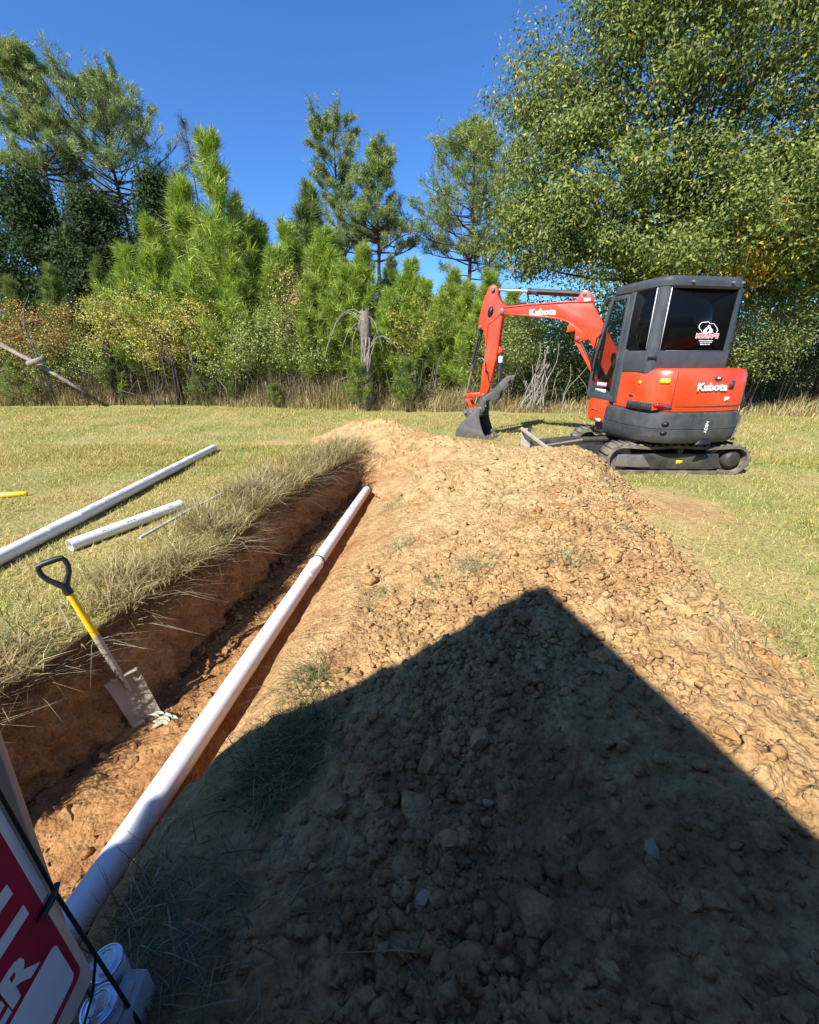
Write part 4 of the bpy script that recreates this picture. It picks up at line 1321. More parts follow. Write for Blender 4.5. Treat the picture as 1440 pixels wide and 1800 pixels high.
# glass with pale seal lines
prism('rear_window', [(CX0 + .085, ZW0 - .01), (CX1 - .09, ZW0 - .01), (CX1 - .09, ZW1 + .01), (CX0 + .085, ZW1 + .01)], .012, .018, rear, 'tint_glass', cab, 0)
prism('quarter_window', [(CB + .09, ZW0 - .01), (-.09, ZW0 - .01), (-.09, ZW1 + .01), (CB + .09, ZW1 + .01)], .008, .014, left, 'tint_glass', cab, 0)
prism('window_seal', [(CX0 + .112, ZW0), (CX0 + .119, ZW0), (CX0 + .119, ZW1), (CX0 + .112, ZW1)], .004, .012, rear, 'white_ink', cab, 0)
prism('window_seal', [(CB + .112, ZW0 + .02), (CB + .119, ZW0 + .02), (CB + .119, ZW1), (CB + .112, ZW1)], .002, .008, left, 'white_ink', cab, 0)
prism('window_seal', [(CX0 + .2, ZW0 - .006), (CX1 - .12, ZW0 - .006), (CX1 - .12, ZW0 + .002), (CX0 + .2, ZW0 + .002)], -.002, .01, rear, 'sticker_y' if False else 'steel', cab, 0)
# door: frame, glass, handle
door = prism('door_frame', [(.035, 1.02), (.085, 1.02), (.085, 1.55), (.05, 2.33), (.0, 2.33), (.03, 1.6)], -.008, .03, left)
prism('door_rail', [(.05, 2.28), (.345, 2.28), (.36, 2.335), (.05, 2.335)], -.008, .03, left, parent=door)
prism('front_pillar', [(.60, .95), (.655, .95), (.655, 1.52), (.40, 2.36), (.345, 2.36), (.59, 1.5)], -.006, .05, left)
prism('front_pillar', [(.60, .95), (.655, .95), (.655, 1.52), (.40, 2.36), (.345, 2.36), (.59, 1.5)], -.006, .05, right)
prism('door_window', [(.085, 1.03), (.595, 1.03), (.59, 1.5), (.345, 2.28), (.05, 2.28), (.085, 1.55)], .006, .011, left, 'clear_glass', door, 0)
prism('door_handle', [(.06, 1.40), (.10, 1.40), (.10, 1.52), (.06, 1.52)], -.03, -.008, left, 'black', door, .005)
prism('side_window', [(CB + .1, 1.4), (.59, 1.4), (.59, 1.5), (.345, 2.3), (CB + .1, 2.34)], .01, .015, right, 'clear_glass', cab, 0)
prism('right_sill', [(CB + .05, .95), (.62, .95), (.62, 1.42), (CB + .05, 1.42)], .0, .04, right)
mb = MB(); mb.add([hp_(CX0 + .05, .645, 1.05), hp_(CX1 - .05, .645, 1.05), hp_(CX1 - .05, .645, 1.52), hp_(CX0 + .05, .645, 1.52), hp_(CX1 - .05, .385, 2.34), hp_(CX0 + .05, .385, 2.34)], [(0, 1, 2, 3), (3, 2, 4, 5)])
mb.build('windscreen', M['clear_glass'], cab)
prism('cab_floor', [(CX0 + .02, CB + .3), (CX1 - .02, CB + .3), (CX1 - .02, .64), (CX0 + .02, .64)], .90, .95, lambda a, b, d: hp_(a, b, d), 'frame_black')
mb = MB(); mb.box((-.42, -.32, 1.2), (.06, .12, 1.36), Matrix(((HR.x, HF.x, 0, 0), (HR.y, HF.y, 0, 0), (0, 0, 1, 0), (0, 0, 0, 1))))
mb.box((-.40, -.44, 1.34), (.04, -.30, 1.98), Matrix(((HR.x, HF.x, 0, 0), (HR.y, HF.y, 0, 0), (0, 0, 1, 0), (0, 0, 0, 1))))
part(mb, 'operator_seat', 'seat', cab, bevel=.04)
# roof lamps, aerial, mirror
for l in (-.40, .16, .30):
    mb = MB(); mb.lathe([(.018, 0), (.018, .02), (.01, .03)], Matrix.Translation(hp_(l, CB - .035, 2.40)) @ (-HF).to_track_quat('Z', 'Y').to_matrix().to_4x4(), 12); part(mb, 'roof_bolt', 'steel', cab, smooth=50)
mb = MB(); mb.tube([hp_(.33, CB + .02, 2.42), hp_(.33, CB + .02, 2.50)], .016, 10); an = part(mb, 'aerial_base', 'black', cab, smooth=60)
mb = MB(); mb.tube([hp_(.33, CB + .02, 2.49), hp_(.33, CB + .02, 2.60), hp_(.33, CB + .02, 2.73)], .004, 6); part(mb, 'aerial', 'frame_black', an)
mb = MB(); mb.box((-.03, -.02, -.06), (.03, .02, .06), Matrix.Translation(hp_(CX0 - .06, .42, 2.28))); part(mb, 'mirror', 'black', cab, bevel=.012)
mb = MB(); mb.tube([hp_(CX0 + .0, .40, 2.30), hp_(CX0 - .06, .42, 2.28)], .008, 8); part(mb, 'mirror_arm', 'black', cab)
mb = MB(); mb.tube([hp_(CX0 - .004, .60, 1.35), hp_(CX0 - .045, .61, 1.42), hp_(CX0 - .045, .55, 1.8), hp_(CX0 - .004, .50, 1.86)], .012, 10); part(mb, 'grab_rail', 'black', cab, smooth=60)
# latch and small bolts on the panels
mb = MB(); mb.box((-.05, -.012, -.02), (.05, .012, .02), Matrix.Translation(hp_(CX0 + .03, CB - .01 + .02, 1.55)) @ Matrix.Rotation(-.5, 4, 'Z')); part(mb, 'window_latch', 'black', cab, bevel=.006)


def frame_m(X, Y, Z, p):
    return Matrix(((X.x, Y.x, Z.x, p.x), (X.y, Y.y, Z.y, p.y), (X.z, Y.z, Z.z, p.z), (0, 0, 0, 1)))


# lettering: rear hood, cab window decal, door sticker
o = text_mesh('Kubota', .132, M['white_ink'], 'lettering', frame_m(HR, UZ, -HF, hp_(-.045, -.928, 1.195)), bold=.0035, extr=.004, squeeze=1.12); o.parent = hood
mb = MB(); ov = [(math.cos(a), math.sin(a)) for a in np.linspace(0, 2 * math.pi, 20, endpoint=False)]
mb.extrude([(.055 * a, .026 * b) for a, b in ov], 0, .004, lambda a, b, d: hp_(.02 + a, -.9215 - d, 1.305 + b)); part(mb, 'emblem', 'frame_black', hood)
o = text_mesh('KX', .036, M['white_ink'], 'lettering', frame_m(HR, UZ, -HF, hp_(.02, -.929, 1.305)), bold=.001, extr=.001, shear=.2); o.parent = hood
o = text_mesh('ADEN', .058, M['white_ink'], 'chalk_mark', frame_m(UZ, -HR, -HF, hp_(-.02, -.967, .70)), bold=-.0006, extr=.003); o.parent = cwt
WY = CB + .008
dl = lambda a, b, d=0.0: hp_(.02 + a, WY - d, 1.80 + b)
o = text_mesh('HERITAGE', .068, M['white_ink'], 'decal_outline', frame_m(HR, UZ, -HF, dl(0, 0, .001)), bold=.0075, extr=.0003, squeeze=1.05); o.parent = cab
o = text_mesh('HERITAGE', .068, M['red_ink'], 'decal_lettering', frame_m(HR, UZ, -HF, dl(0, 0, .003)), bold=.001, extr=.0003, squeeze=1.05); o.parent = cab
ol = [(-.155, .12), (-.13, .155), (-.03, .165), (-.01, .145), (.05, .145), (.115, .095), (.135, .06), (.12, .04)]
ol2 = [(-.155, .12), (-.145, .09), (-.105, .06), (-.085, .035)]
mb = MB(); mb.tube([dl(a, b, .002) for a, b in ol], .005, 6); mb.tube([dl(a, b, .002) for a, b in ol2], .005, 6); part(mb, 'decal_map_outline', 'white_ink', cab)
mb = MB(); mb.extrude([(-.08, .035), (-.07, .07), (-.015, .125), (.005, .125), (.03, .09), (.06, .075), (.065, .05), (.09, .04), (.09, .03), (-.08, .03)], .001, .003, lambda a, b, d: dl(a, b, d)); part(mb, 'decal_machine', 'white_ink', cab)
mb = MB(); mb.extrude([(-.035, .05), (-.025, .08), (.0, .095), (.012, .06), (-.01, .045)], .003, .004, lambda a, b, d: dl(a, b, d)); part(mb, 'decal_gap', 'black', cab)
for zz, (u0, u1) in zip((-.055, -.075, -.10), ((-.105, .10), (-.085, .08), (-.075, .065))):
    u = u0
    rr = random.Random(int(zz * -1000))
    while u < u1:
        w = rr.uniform(.008, .016); hgt = .005 if zz > -.09 else .007
        mb = MB(); mb.extrude([(u, zz - hgt), (u + w, zz - hgt), (u + w, zz + hgt), (u, zz + hgt)], .001, .003, lambda a, b, d: dl(a, b, d)); part(mb, 'decal_small_print', 'white_ink', cab)
        u += w + rr.choice((.003, .003, .009))
for z0, z1, mt in ((1.12, 1.185, 'red_ink'), (1.04, 1.085, 'white_ink')):
    prism('door_sticker', [(.20, z0), (.46, z0), (.46, z1), (.20, z1)], .0025, .0055, left, mt, door, 0)
for k in range(7):
    f = .44 - k * .034
    prism('sticker_print', [(f - .022, 1.125), (f, 1.125), (f, 1.18), (f - .022, 1.18)], .0015, .0024, left, 'white_ink', door, 0)
    prism('sticker_print', [(f - .026, 1.05), (f - .012, 1.05), (f - .012, 1.075), (f - .026, 1.075)], .0015, .0024, left, 'frame_black', door, 0)
prism('door_lower_panel', [(.03, .95), (.60, .95), (.60, 1.20), (.03, 1.03)], .006, .03, left, 'grey_paint', door, .004)

# --- boom, arm, bucket: everything in one vertical plane, swung to the left
BAZ = math.radians(-60)
BO = Vector((3.6, 7.12, 0)) - EX
BD = Vector((math.sin(BAZ), math.cos(BAZ), 0)); BN = Vector((-BD.y, BD.x, 0))
if BN.y > 0: BN = -BN                                      # towards the camera


def bpl(px, py):
    r = ray(px, py); ox, oy = BO.x + EX.x, BO.y + EX.y
    n = (-BD.y, BD.x)
    t = (ox * n[0] + oy * n[1]) / (r[0] * n[0] + r[1] * n[1])
    X, Y = r[0] * t, r[1] * t
    return ((X - ox) * BD.x + (Y - oy) * BD.y, CAM_H + r[2] * t)


z3 = lambda x, y: bpl(800 + x / 5.143, 490 + y / 5.143)
z4 = lambda x, y: bpl(800 + x / 5.143, 640 + y / 5.143)
bf = lambda s, z, d: BO + BD * s + UZ * z + BN * d


def bplate(poly, d0, d1, name, mat, parent=exc, bevel=.008):
    mb = MB(); mb.extrude(poly, d0, d1, bf); return part(mb, name, mat, parent, bevel=bevel)


def bpin(c, r, d0, d1, name, mat, parent):
    mb = MB(); p0_ = bf(c[0], c[1], d0); p1_ = bf(c[0], c[1], d1)
    mb.tube([p0_, p1_], r, 16); return part(mb, name, mat, parent, bevel=.004)


def rod(a, b, r, name, mat, parent, d=0.0):
    mb = MB(); mb.tube([bf(a[0], a[1], d), bf(b[0], b[1], d)], r, 16); return part(mb, name, mat, parent, smooth=50, bevel=0)


up_edge = [z3(x, y) for x, y in [(447, 262), (480, 252), (700, 229), (900, 216), (1080, 204), (1240, 205), (1290, 300), (1335, 385), (1372, 460)]]
lo_edge = [z3(x, y) for x, y in [(1225, 560), (1190, 510), (1150, 470), (1100, 430), (1040, 400), (960, 372), (850, 355), (620, 336), (450, 322)]]
foot = [(.16, 1.05), (.06, .72), (-.06, .62), (-.14, .70), (-.12, .85)]
boom = bplate(up_edge + [(.08, 1.45), (-.10, .95), (-.15, .78), (-.08, .66), (.04, .66), (.12, .76), (.30, 1.20)] + lo_edge, -.085, .085, 'boom', 'red', bevel=.012)
for s in (-1, 1):
    d0, d1 = (.085, .10) if s > 0 else (-.10, -.085)
    # flange ribs on both faces
    def offs(e, k): return [(a, b + k) for a, b in e]
    bplate(up_edge[:6] + offs(up_edge[:6], -.022)[::-1], d0, d1, 'boom_flange', 'red', boom, .003)
    bplate(lo_edge[2:] + offs(lo_edge[2:], .022)[::-1], d0, d1, 'boom_flange', 'red', boom, .003)
bplate([z3(x, y) for x, y in [(1075, 208), (1115, 185), (1150, 120), (1185, 102), (1225, 125), (1258, 160), (1252, 215)]], -.10, -.055, 'cylinder_lug', 'red', boom)
bplate([z3(x, y) for x, y in [(1075, 208), (1115, 185), (1150, 120), (1185, 102), (1225, 125), (1258, 160), (1252, 215)]], .055, .10, 'cylinder_lug', 'red', boom)
for d0, d1 in ((-.12, -.075), (.075, .12)):
    bplate([z3(x, y) for x, y in [(1045, 398), (1015, 487), (1098, 470), (1092, 552), (1125, 575), (1225, 548), (1150, 462)]], d0, d1, 'boom_bracket', 'red', boom)
bpin(z3(1182, 140), .035, -.115, .115, 'pin', 'steel', boom); bpin(z3(1125, 540), .03, -.135, .135, 'pin', 'steel', boom)
bplate([z3(x, y) for x, y in [(1175, 180), (1235, 180), (1235, 212), (1175, 215)]], .10, .104, 'data_plate', 'white_ink', boom, 0)
bpin((-.03, .74), .05, -.14, .14, 'pin', 'steel', boom)
c0 = z3(800, 305); c1 = z3(900, 300); tx = Vector(bf(c1[0], c1[1], 0) - bf(c0[0], c0[1], 0)).normalized(); ty = BN.cross(tx).normalized()
if ty.z < 0: ty = -ty
o = text_mesh('Kubota', .135, M['white_ink'], 'lettering', frame_m(tx, ty, BN, bf(*z3(800, 306), .091)), bold=.0045, extr=.004, squeeze=1.12); o.parent = boom
# swing post joins boom and house
mb = MB(); mb.tube([BO + UZ * .45, BO + UZ * .95], .11, 18); sw = part(mb, 'swing_post', 'frame_black', smooth=40)
mb = MB(); mb.tube([hp_(-.05, .3, .55), BO + UZ * .55], .12, 12); part(mb, 'swing_bracket', 'frame_black', sw, smooth=40)

arm_poly = [z3(x, y) for x, y in [(355, 58), (385, 68), (402, 95), (398, 145), (430, 215), (478, 248), (488, 290), (462, 325), (440, 345), (418, 480), (398, 640), (372, 760), (345, 874)]] + [z4(x, y) for x, y in [(325, 190), (302, 258), (262, 290), (238, 300), (232, 265), (245, 190), (262, 0)]] + [z3(x, y) for x, y in [(272, 760), (284, 640), (285, 560), (272, 468), (228, 448), (224, 420), (235, 330), (265, 230), (300, 120), (322, 75)]]
arm = bplate(arm_poly, -.075, .075, 'dipper_arm', 'red', bevel=.012)
hole = [z3(335 + 26 * math.cos(a) + 10 * math.sin(a), 300 - 52 * math.sin(a) + 0 * math.cos(a)) for a in np.linspace(0, 2 * math.pi, 16, endpoint=False)]
bplate(hole, .0755, .082, 'slot', 'black', arm, 0)
rib = [z3(x, y) for x, y in [(428, 312), (306, 415), (303, 470), (290, 640), (296, 640), (310, 470), (314, 420), (434, 320)]]
bplate(rib, .0755, .0835, 'weld_rib', 'red', arm, 0)
for c, r_ in ((z3(357, 98), .04), (z3(440, 296), .045), (z4(270, 275), .03), (z3(240, 440), .03)):
    bpin(c, r_, -.115, .115, 'pin', 'steel', arm)
bplate([z3(x, y) for x, y in [(405, 610), (432, 635), (436, 665), (410, 668), (392, 690)]], -.05, .05, 'thumb_lug', 'red', arm)
# arm cylinder on top of the boom
a0, a1 = z3(357, 98), z3(1182, 140)
lerp = lambda p, q, t: (p[0] + (q[0] - p[0]) * t, p[1] + (q[1] - p[1]) * t)
cyl = rod(lerp(a0, a1, .40), lerp(a0, a1, .98), .048, 'arm_cylinder', 'frame_black', exc)
rod(a0, lerp(a0, a1, .41), .024, 'piston_rod', 'chrome', cyl); rod(lerp(a0, a1, .385), lerp(a0, a1, .42), .055, 'gland', 'frame_black', cyl)
rod(lerp(a0, a1, .5), lerp(a0, a1, .95), .014, 'oil_line', 'black', cyl, .05)
# boom cylinder with its red guard
a0, a1 = z3(1125, 540), (.02, .50)
cyl = rod(lerp(a0, a1, .35), lerp(a0, a1, 1.0), .05, 'boom_cylinder', 'frame_black', exc)
rod(a0, lerp(a0, a1, .36), .026, 'piston_rod', 'chrome', cyl)
bplate([z3(1085, 560), z3(1125, 572), z4(1310, 155), z4(1288, 175)], .06, .085, 'cylinder_guard', 'red', cyl)
bplate([z3(1085, 560), z3(1125, 572), z4(1310, 155), z4(1288, 175)], -.085, -.06, 'cylinder_guard', 'red', cyl)
# bucket cylinder left of the arm
a0, a1 = z3(240, 450), z4(100, 285)
cyl = rod(a0, lerp(a0, a1, .58), .042, 'bucket_cylinder', 'frame_black', exc)
rod(lerp(a0, a1, .57), a1, .022, 'piston_rod', 'steel', cyl); rod(lerp(a0, a1, .56), lerp(a0, a1, .60), .05, 'gland', 'frame_black', cyl)
rod(lerp(a0, a1, .1), lerp(a0, a1, .5), .012, 'oil_line', 'black', cyl, .05)
# thumb cylinder right of the arm
a0, a1 = z3(418, 660), z4(395, 200)
cyl = rod(a0, lerp(a0, a1, .72), .040, 'thumb_cylinder', 'frame_black', exc)
rod(lerp(a0, a1, .7), a1, .02, 'piston_rod', 'steel', cyl)
mb = MB(); mb.tube([bf(*lerp(a0, a1, .12), 0), bf(*lerp(a0, a1, .3), 0)], .042, 16); part(mb, 'data_plate', 'white_ink', cyl, smooth=50)
for k in (0, 1):
    mb = MB(); q = [z3(450 + k * 14, 700), z3(445 + k * 14, 800), z4(430 + k * 12, 40), z4(400, 170)]
    mb.tube([bf(*p_, .03 + .02 * k) for p_ in q], .012, 8); part(mb, 'hydraulic_hose', 'black', cyl, smooth=60)
mb = MB(); mb.tube([bf(*p_, .095) for p_ in [z3(290, 760), z3(298, 850), z4(310, 60), z4(318, 140), z4(340, 180), z4(385, 175), z4(410, 150)]], .011, 8); part(mb, 'hydraulic_hose', 'black', arm, smooth=60)
mb = MB(); mb.tube([bf(*p_, .09) for p_ in [z3(255, 715), z3(285, 740), z3(292, 790), z3(285, 830)]], .014, 8); part(mb, 'hose_fitting', 'steel', arm, smooth=60)
mb = MB(); mb.tube([bf(*p_, .03) for p_ in [z3(490, 243), z3(600, 222), z3(650, 222)]], .018, 8); part(mb, 'hydraulic_hose', 'black', boom, smooth=60)
mb = MB(); mb.tube([bf(*p_, .10) for p_ in [z3(1385, 440), z3(1395, 400), z3(1430, 385), z3(1470, 380)]], .016, 8); part(mb, 'hydraulic_hose', 'black', boom, smooth=60)
mb = MB(); mb.tube([bf(*p_, .11) for p_ in [z3(1365, 480), z3(1340, 620), z3(1310, 760), z3(1300, 860)]], .02, 8); part(mb, 'hydraulic_hose', 'black', boom, smooth=60)
# links to the bucket
for d0, d1 in ((.055, .085), (-.085, -.055)):
    lk = bplate([z4(x, y) for x, y in [(85, 278), (100, 262), (240, 255), (250, 285), (130, 300), (95, 300)]], d0, d1, 'tipping_link', 'red')
    bplate([z4(x, y) for x, y in [(100, 290), (128, 290), (175, 395), (150, 410)]], d0 - .02, d1 - .02, 'bucket_link', 'red')
bpin(z4(100, 283), .028, -.11, .11, 'pin', 'steel', lk)
# bucket
BW_ = .27
side = [z4(x, y) for x, y in [(88, 420), (112, 412), (165, 395), (250, 375), (272, 400), (262, 450), (272, 520), (300, 610), (345, 668)]] + [z4(330, 735), z4(230, 758), z4(140, 745), z4(75, 700), z4(52, 640), z4(56, 585), z4(78, 545), z4(126, 497)]
bkt = None
back = [z4(x, y) for x, y in [(262, 455), (126, 497), (78, 545), (56, 585), (52, 640), (75, 700), (140, 745), (230, 758), (330, 735), (375, 700)]]
back = smooth_plan(back, 3)
mb = MB()
rings = []
for i, (s, z) in enumerate(back):
    cx, cz = z4(200, 620); v = Vector((s - cx, z - cz)).normalized() * .018
    z = max(z, .012); 
    rings.append([bf(s, z, -BW_), bf(s, z, BW_), bf(s - v.x, max(z - v.y, .02), BW_), bf(s - v.x, max(z - v.y, .02), -BW_)])
mb.loft(rings)
bkt = part(mb, 'bucket', 'bucket', smooth=40)
side = [(s, max(z, .014)) for s, z in side]
for d in (-BW_ - .012, BW_):
    bplate(side[3:], d, d + .012, 'side_plate', 'bucket', bkt, .003)
for d in (-.10, .075):
    bplate([z4(x, y) for x, y in [(85, 425), (100, 410), (250, 372), (285, 385), (268, 440), (250, 455), (128, 495)]], d, d + .025, 'hanger_plate', 'bucket', bkt, .004)
for c, r_ in ((z4(112, 436), .035), (z4(160, 433), .035), (z4(243, 402), .05)):
    bpin(c, r_, -.125, .125, 'pin', 'steel', bkt); bpin(c, r_ * .55, -.14, .14, 'pin_bolt', 'bucket', bkt)
for k in range(4):
    d = -BW_ + .03 + k * (2 * BW_ - .06) / 3
    q = [z4(345, 668), z4(385, 664), z4(440, 690), z4(430, 712), z4(350, 730), z4(330, 705)]
    bplate([(s, max(z, .015)) for s, z in q], d - .03, d + .03, 'tooth', 'steel', bkt, .006)
# thumb
th = [z4(x, y) for x, y in [(240, 345), (262, 300), (300, 268), (350, 240), (392, 195), (440, 140), (495, 103), (532, 100), (522, 135), (500, 160), (478, 190), (455, 215), (430, 250), (412, 285), (388, 322), (365, 330), (330, 318), (300, 330), (290, 370), (285, 410), (262, 440), (235, 430), (218, 400), (225, 370)]]
for d in (-.12, .095):
    tb_ = bplate(th, d, d + .025, 'thumb', 'bucket')
    if d < 0: tmain = tb_
for (x, y) in [(300, 290), (400, 240), (480, 150)]:
    c = z4(x, y); bpin(c, .03, -.10, .10, 'thumb_spreader', 'bucket', tb_)

# ---------------------------------------------------------------- plants: shared generators
def unit(v):
    return v / (np.linalg.norm(v, axis=-1, keepdims=True) + 1e-9)


def add_needles(mb, P, D, n, length, width, cols, r, cone=0.9, spread=0.04):
    """tufts at P pointing along D, n needles each"""
    m = len(P)
    if m == 0: return
    d = D[:, None, :] + r.normal(size=(m, n, 3)) * cone
    d = unit(d)
    b = P[:, None, :] + r.normal(size=(m, n, 3)) * spread
    L_ = length * r.uniform(.65, 1.15, (m, n, 1))
    s = unit(np.cross(d, r.normal(size=(m, n, 3))))
    droop = np.zeros((m, n, 3)); droop[..., 2] = -0.12
    V = np.stack([b - s * width, b + s * width, b + (d + droop) * L_], 2)
    ci = r.integers(0, len(cols), m)
    C = np.asarray(cols)[ci][:, None, None, :] * r.uniform(.7, 1.3, (m, n, 1, 1)) * np.ones((m, n, 3, 1))
    k = m * n
    mb.add(V.reshape(-1, 3), np.arange(k * 3).reshape(k, 3), np.clip(C.reshape(-1, 3), 0, 1))


def add_leaves(mb, P, L_, W, cols, r, up=0.5, wts=None, jitter=.25, hang=0.0, out=None):
    m = len(P)
    N = r.normal(size=(m, 3)) * (1 if out is None else .55) + np.array([0, 0, up])
    if out is not None: N = N + out * 1.1
    N = unit(N)
    d = r.normal(size=(m, 3)); d[:, 2] -= hang; d = unit(d - N * np.sum(d * N, 1, keepdims=True))
    s = np.cross(N, d)
    l = L_ * r.uniform(.6, 1.25, (m, 1)); w = W * r.uniform(.7, 1.2, (m, 1))
    fold = N * w * r.uniform(-.4, .5, (m, 1))
    V = np.stack([P, P + d * l * .5 + s * w + fold, P + d * l, P + d * l * .5 - s * w + fold], 1)
    cols = np.asarray(cols)
    ci = r.choice(len(cols), m, p=wts)
    C = cols[ci] * r.uniform(1 - jitter, 1 + jitter, (m, 1))
    F_ = (np.arange(m) * 4)[:, None, None] + np.array([[0, 1, 2], [0, 2, 3]])[None]
    mb.add(V.reshape(-1, 3), F_.reshape(-1, 3), np.clip(np.repeat(C, 4, 0), 0, 1))


def add_blades(mb, B, L_, W, lean, ang, cols, r, wts=None, seg=1, jitter=.25):
    m = len(B)
    h = np.stack([np.cos(ang), np.sin(ang), np.zeros(m)], 1)
    s = np.stack([-np.sin(ang + r.normal(size=m) * .8), np.cos(ang), np.zeros(m)], 1) * W[:, None]
    cols = np.asarray(cols); C = cols[r.choice(len(cols), m, p=wts)] * r.uniform(1 - jitter, 1 + jitter, (m, 1))
    up = np.array([0, 0, 1.0])
    P = lambda t: B + up * (L_ * (t - .25 * lean * t * t))[:, None] + h * (L_ * lean * t * t)[:, None]
    if seg == 1:
        V = np.stack([B - s, B + s, P(1.0)], 1); F_ = np.arange(m * 3).reshape(m, 3); k = 3
        mb.add(V.reshape(-1, 3), F_, np.clip(np.repeat(C, 3, 0), 0, 1))
    else:
        V = np.stack([B - s, B + s, P(.55) + s * .7, P(.55) - s * .7, P(1.0)], 1)
        o = (np.arange(m) * 5)[:, None]
        mb.add(V.reshape(-1, 3), np.concatenate([o + np.array([[0, 1, 2]]), o + np.array([[0, 2, 3]]), o + np.array([[3, 2, 4]])]), np.clip(np.repeat(C, 5, 0), 0, 1))


def branch_path(p, d, L_, bend, n=5, r=None):
    pts = [np.array(p, float)]
    d = np.array(d, float)
    for k in range(n):
        d = d + np.array([0, 0, bend]) / n + (r.normal(size=3) * .10 if r is not None else 0)
        d /= np.linalg.norm(d)
        pts.append(pts[-1] + d * L_ / n)
    return np.array(pts)


def make_pine(seed, H, z0, R, shape, nb, cols, young=False, tuft=22, nl=.2, wid=.008, lean=0.0, trunk_r=None, sub=6, bare=0):
    """returns (trunk mesh builder, crown mesh builder) standing at the origin"""
    r = np.random.default_rng(seed)
    tr = MB(); cr = MB()
    n = 12
    tz = np.linspace(0, H, n); wob = np.cumsum(r.normal(size=(n, 2)) * .05 * (H / 10), 0)
    tp = np.stack([wob[:, 0] + lean * (tz / H) ** 1.5, wob[:, 1], tz], 1); tp[0, :2] = 0
    r0 = trunk_r or H * .014
    tr.tube(tp, np.linspace(r0, r0 * .12, n), 9)
    TP, TD = [], []
    us = np.sort(r.random(nb)) ** 0.9
    for k, u in enumerate(us):
        z = z0 + (H - z0) * u * .985
        c = np.array([np.interp(z, tz, tp[:, 0]), np.interp(z, tz, tp[:, 1]), z])
        a = k * 2.4 + r.normal() * .5
        L_ = R * shape(u) * r.uniform(.55, 1.12)
        rise = (0.35 + 0.8 * u) if young else (0.05 + 0.75 * u * u + r.normal() * .12)
        d = np.array([math.cos(a), math.sin(a), rise]); d /= np.linalg.norm(d)
        bp = branch_path(c, d, L_, .45 if young else .3, 5, r)
        br = max(.006, r0 * .32 * (1 - .75 * u) * min(1, L_ / max(R, .1) + .2))
        tr.tube(bp, np.linspace(br, br * .3, 6), 5, cap=False)
        T = np.gradient(bp, axis=0)
        if young:
            for t in np.linspace(.25, 1, max(3, int(L_ / .09))):
                i = t * 5; j = min(int(i), 4); p = bp[j] * (1 - (i - j)) + bp[j + 1] * (i - j)
                TP.append(p); TD.append(unit(T[min(j + 1, 5)]) * 1.1)
        TP.append(bp[-1]); TD.append(unit(T[-1]) * 1.2)
        for q in range(sub):
            t = r.uniform(.3, .98); i = t * 5; j = min(int(i), 4); p = bp[j] * (1 - (i - j)) + bp[j + 1] * (i - j)
            sd = unit(T[j] + np.cross(T[j], np.array([0, 0, 1])) * r.choice([-1, 1]) * r.uniform(.4, 1.2) + np.array([0, 0, 1]) * np.linalg.norm(T[j]) * r.uniform(.1, .9))
            sl = L_ * r.uniform(.15, .38) * (1.15 - .5 * t) + .08
            sp = branch_path(p, sd, sl, .5, 3, r)
            tr.tube(sp, np.linspace(br * .4, br * .15, 4), 4, cap=False)
            dd = unit(np.gradient(sp, axis=0)) * (1.1 if young else .7)
            if young:
                for w in np.linspace(.2, 1, max(2, int(sl / .09))):
                    i2 = w * 3; j2 = min(int(i2), 2); TP.append(sp[j2] * (1 - (i2 - j2)) + sp[j2 + 1] * (i2 - j2)); TD.append(dd[j2 + 1])
            else:
                for j2 in (2, 3): TP.append(sp[j2]); TD.append(dd[j2])
                TP.append(sp[3] + r.normal(size=3) * .12); TD.append(dd[3])
    if young:
        for z in np.arange(max(z0, H - 1.6), H + .05, .07):
            TP.append(np.array([np.interp(z, tz, tp[:, 0]), np.interp(z, tz, tp[:, 1]), z])); TD.append(np.array([0, 0, 1.2]))
    TP = np.array(TP); TD = np.array(TD)
    add_needles(cr, TP, TD, tuft, nl, wid, cols, r, cone=.62 if young else .75, spread=.03 if young else .06)
    return tr, cr


def plant(name, label, cat, loc, tr, cr, bark, leaf, group=None, rz=0, s=1.0):
    root = empty(name, loc, label, cat, group); root.rotation_euler = (0, 0, rz); root.scale = (s, s, s)
    if tr is not None: tr.build('trunk', M[bark], root, smooth=180)
    cr.build('crown', M[leaf], root)
    return root


def copy_plant(src, loc, label, rz, s, group=None):
    c = src.copy(); COL.objects.link(c); c.location = loc; c.rotation_euler = (0, 0, rz); c.scale = s if hasattr(s, '__len__') else (s, s, s)
    c['label'] = label
    if group: c['group'] = group
    for ch in src.children:
        k = ch.copy(); COL.objects.link(k); k.parent = c
    return c


def clump_points(r, ells, nclump, per, sig, shell=.55):
    """leaf positions in clumps spread through a union of ellipsoids (cx,cy,cz,rx,ry,rz,weight)"""
    w = np.array([e[6] for e in ells], float); w /= w.sum()
    ids = r.choice(len(ells), nclump, p=w); E = np.array([e[:6] for e in ells])[ids]
    d = unit(r.normal(size=(nclump, 3))); rad = (shell + (1 - shell) * r.random((nclump, 1))) ** 1.0
    C = E[:, :3] + d * rad * E[:, 3:6]
    n = r.poisson(per, nclump)
    idx = np.repeat(np.arange(nclump), n)
    s = sig * r.uniform(.6, 1.3, nclump)[idx][:, None]
    g = r.normal(size=(len(idx), 3)); g[:, 2] *= .62
    out = unit(g + 0.6 * d[idx])
    return C, C[idx] + g * s, out


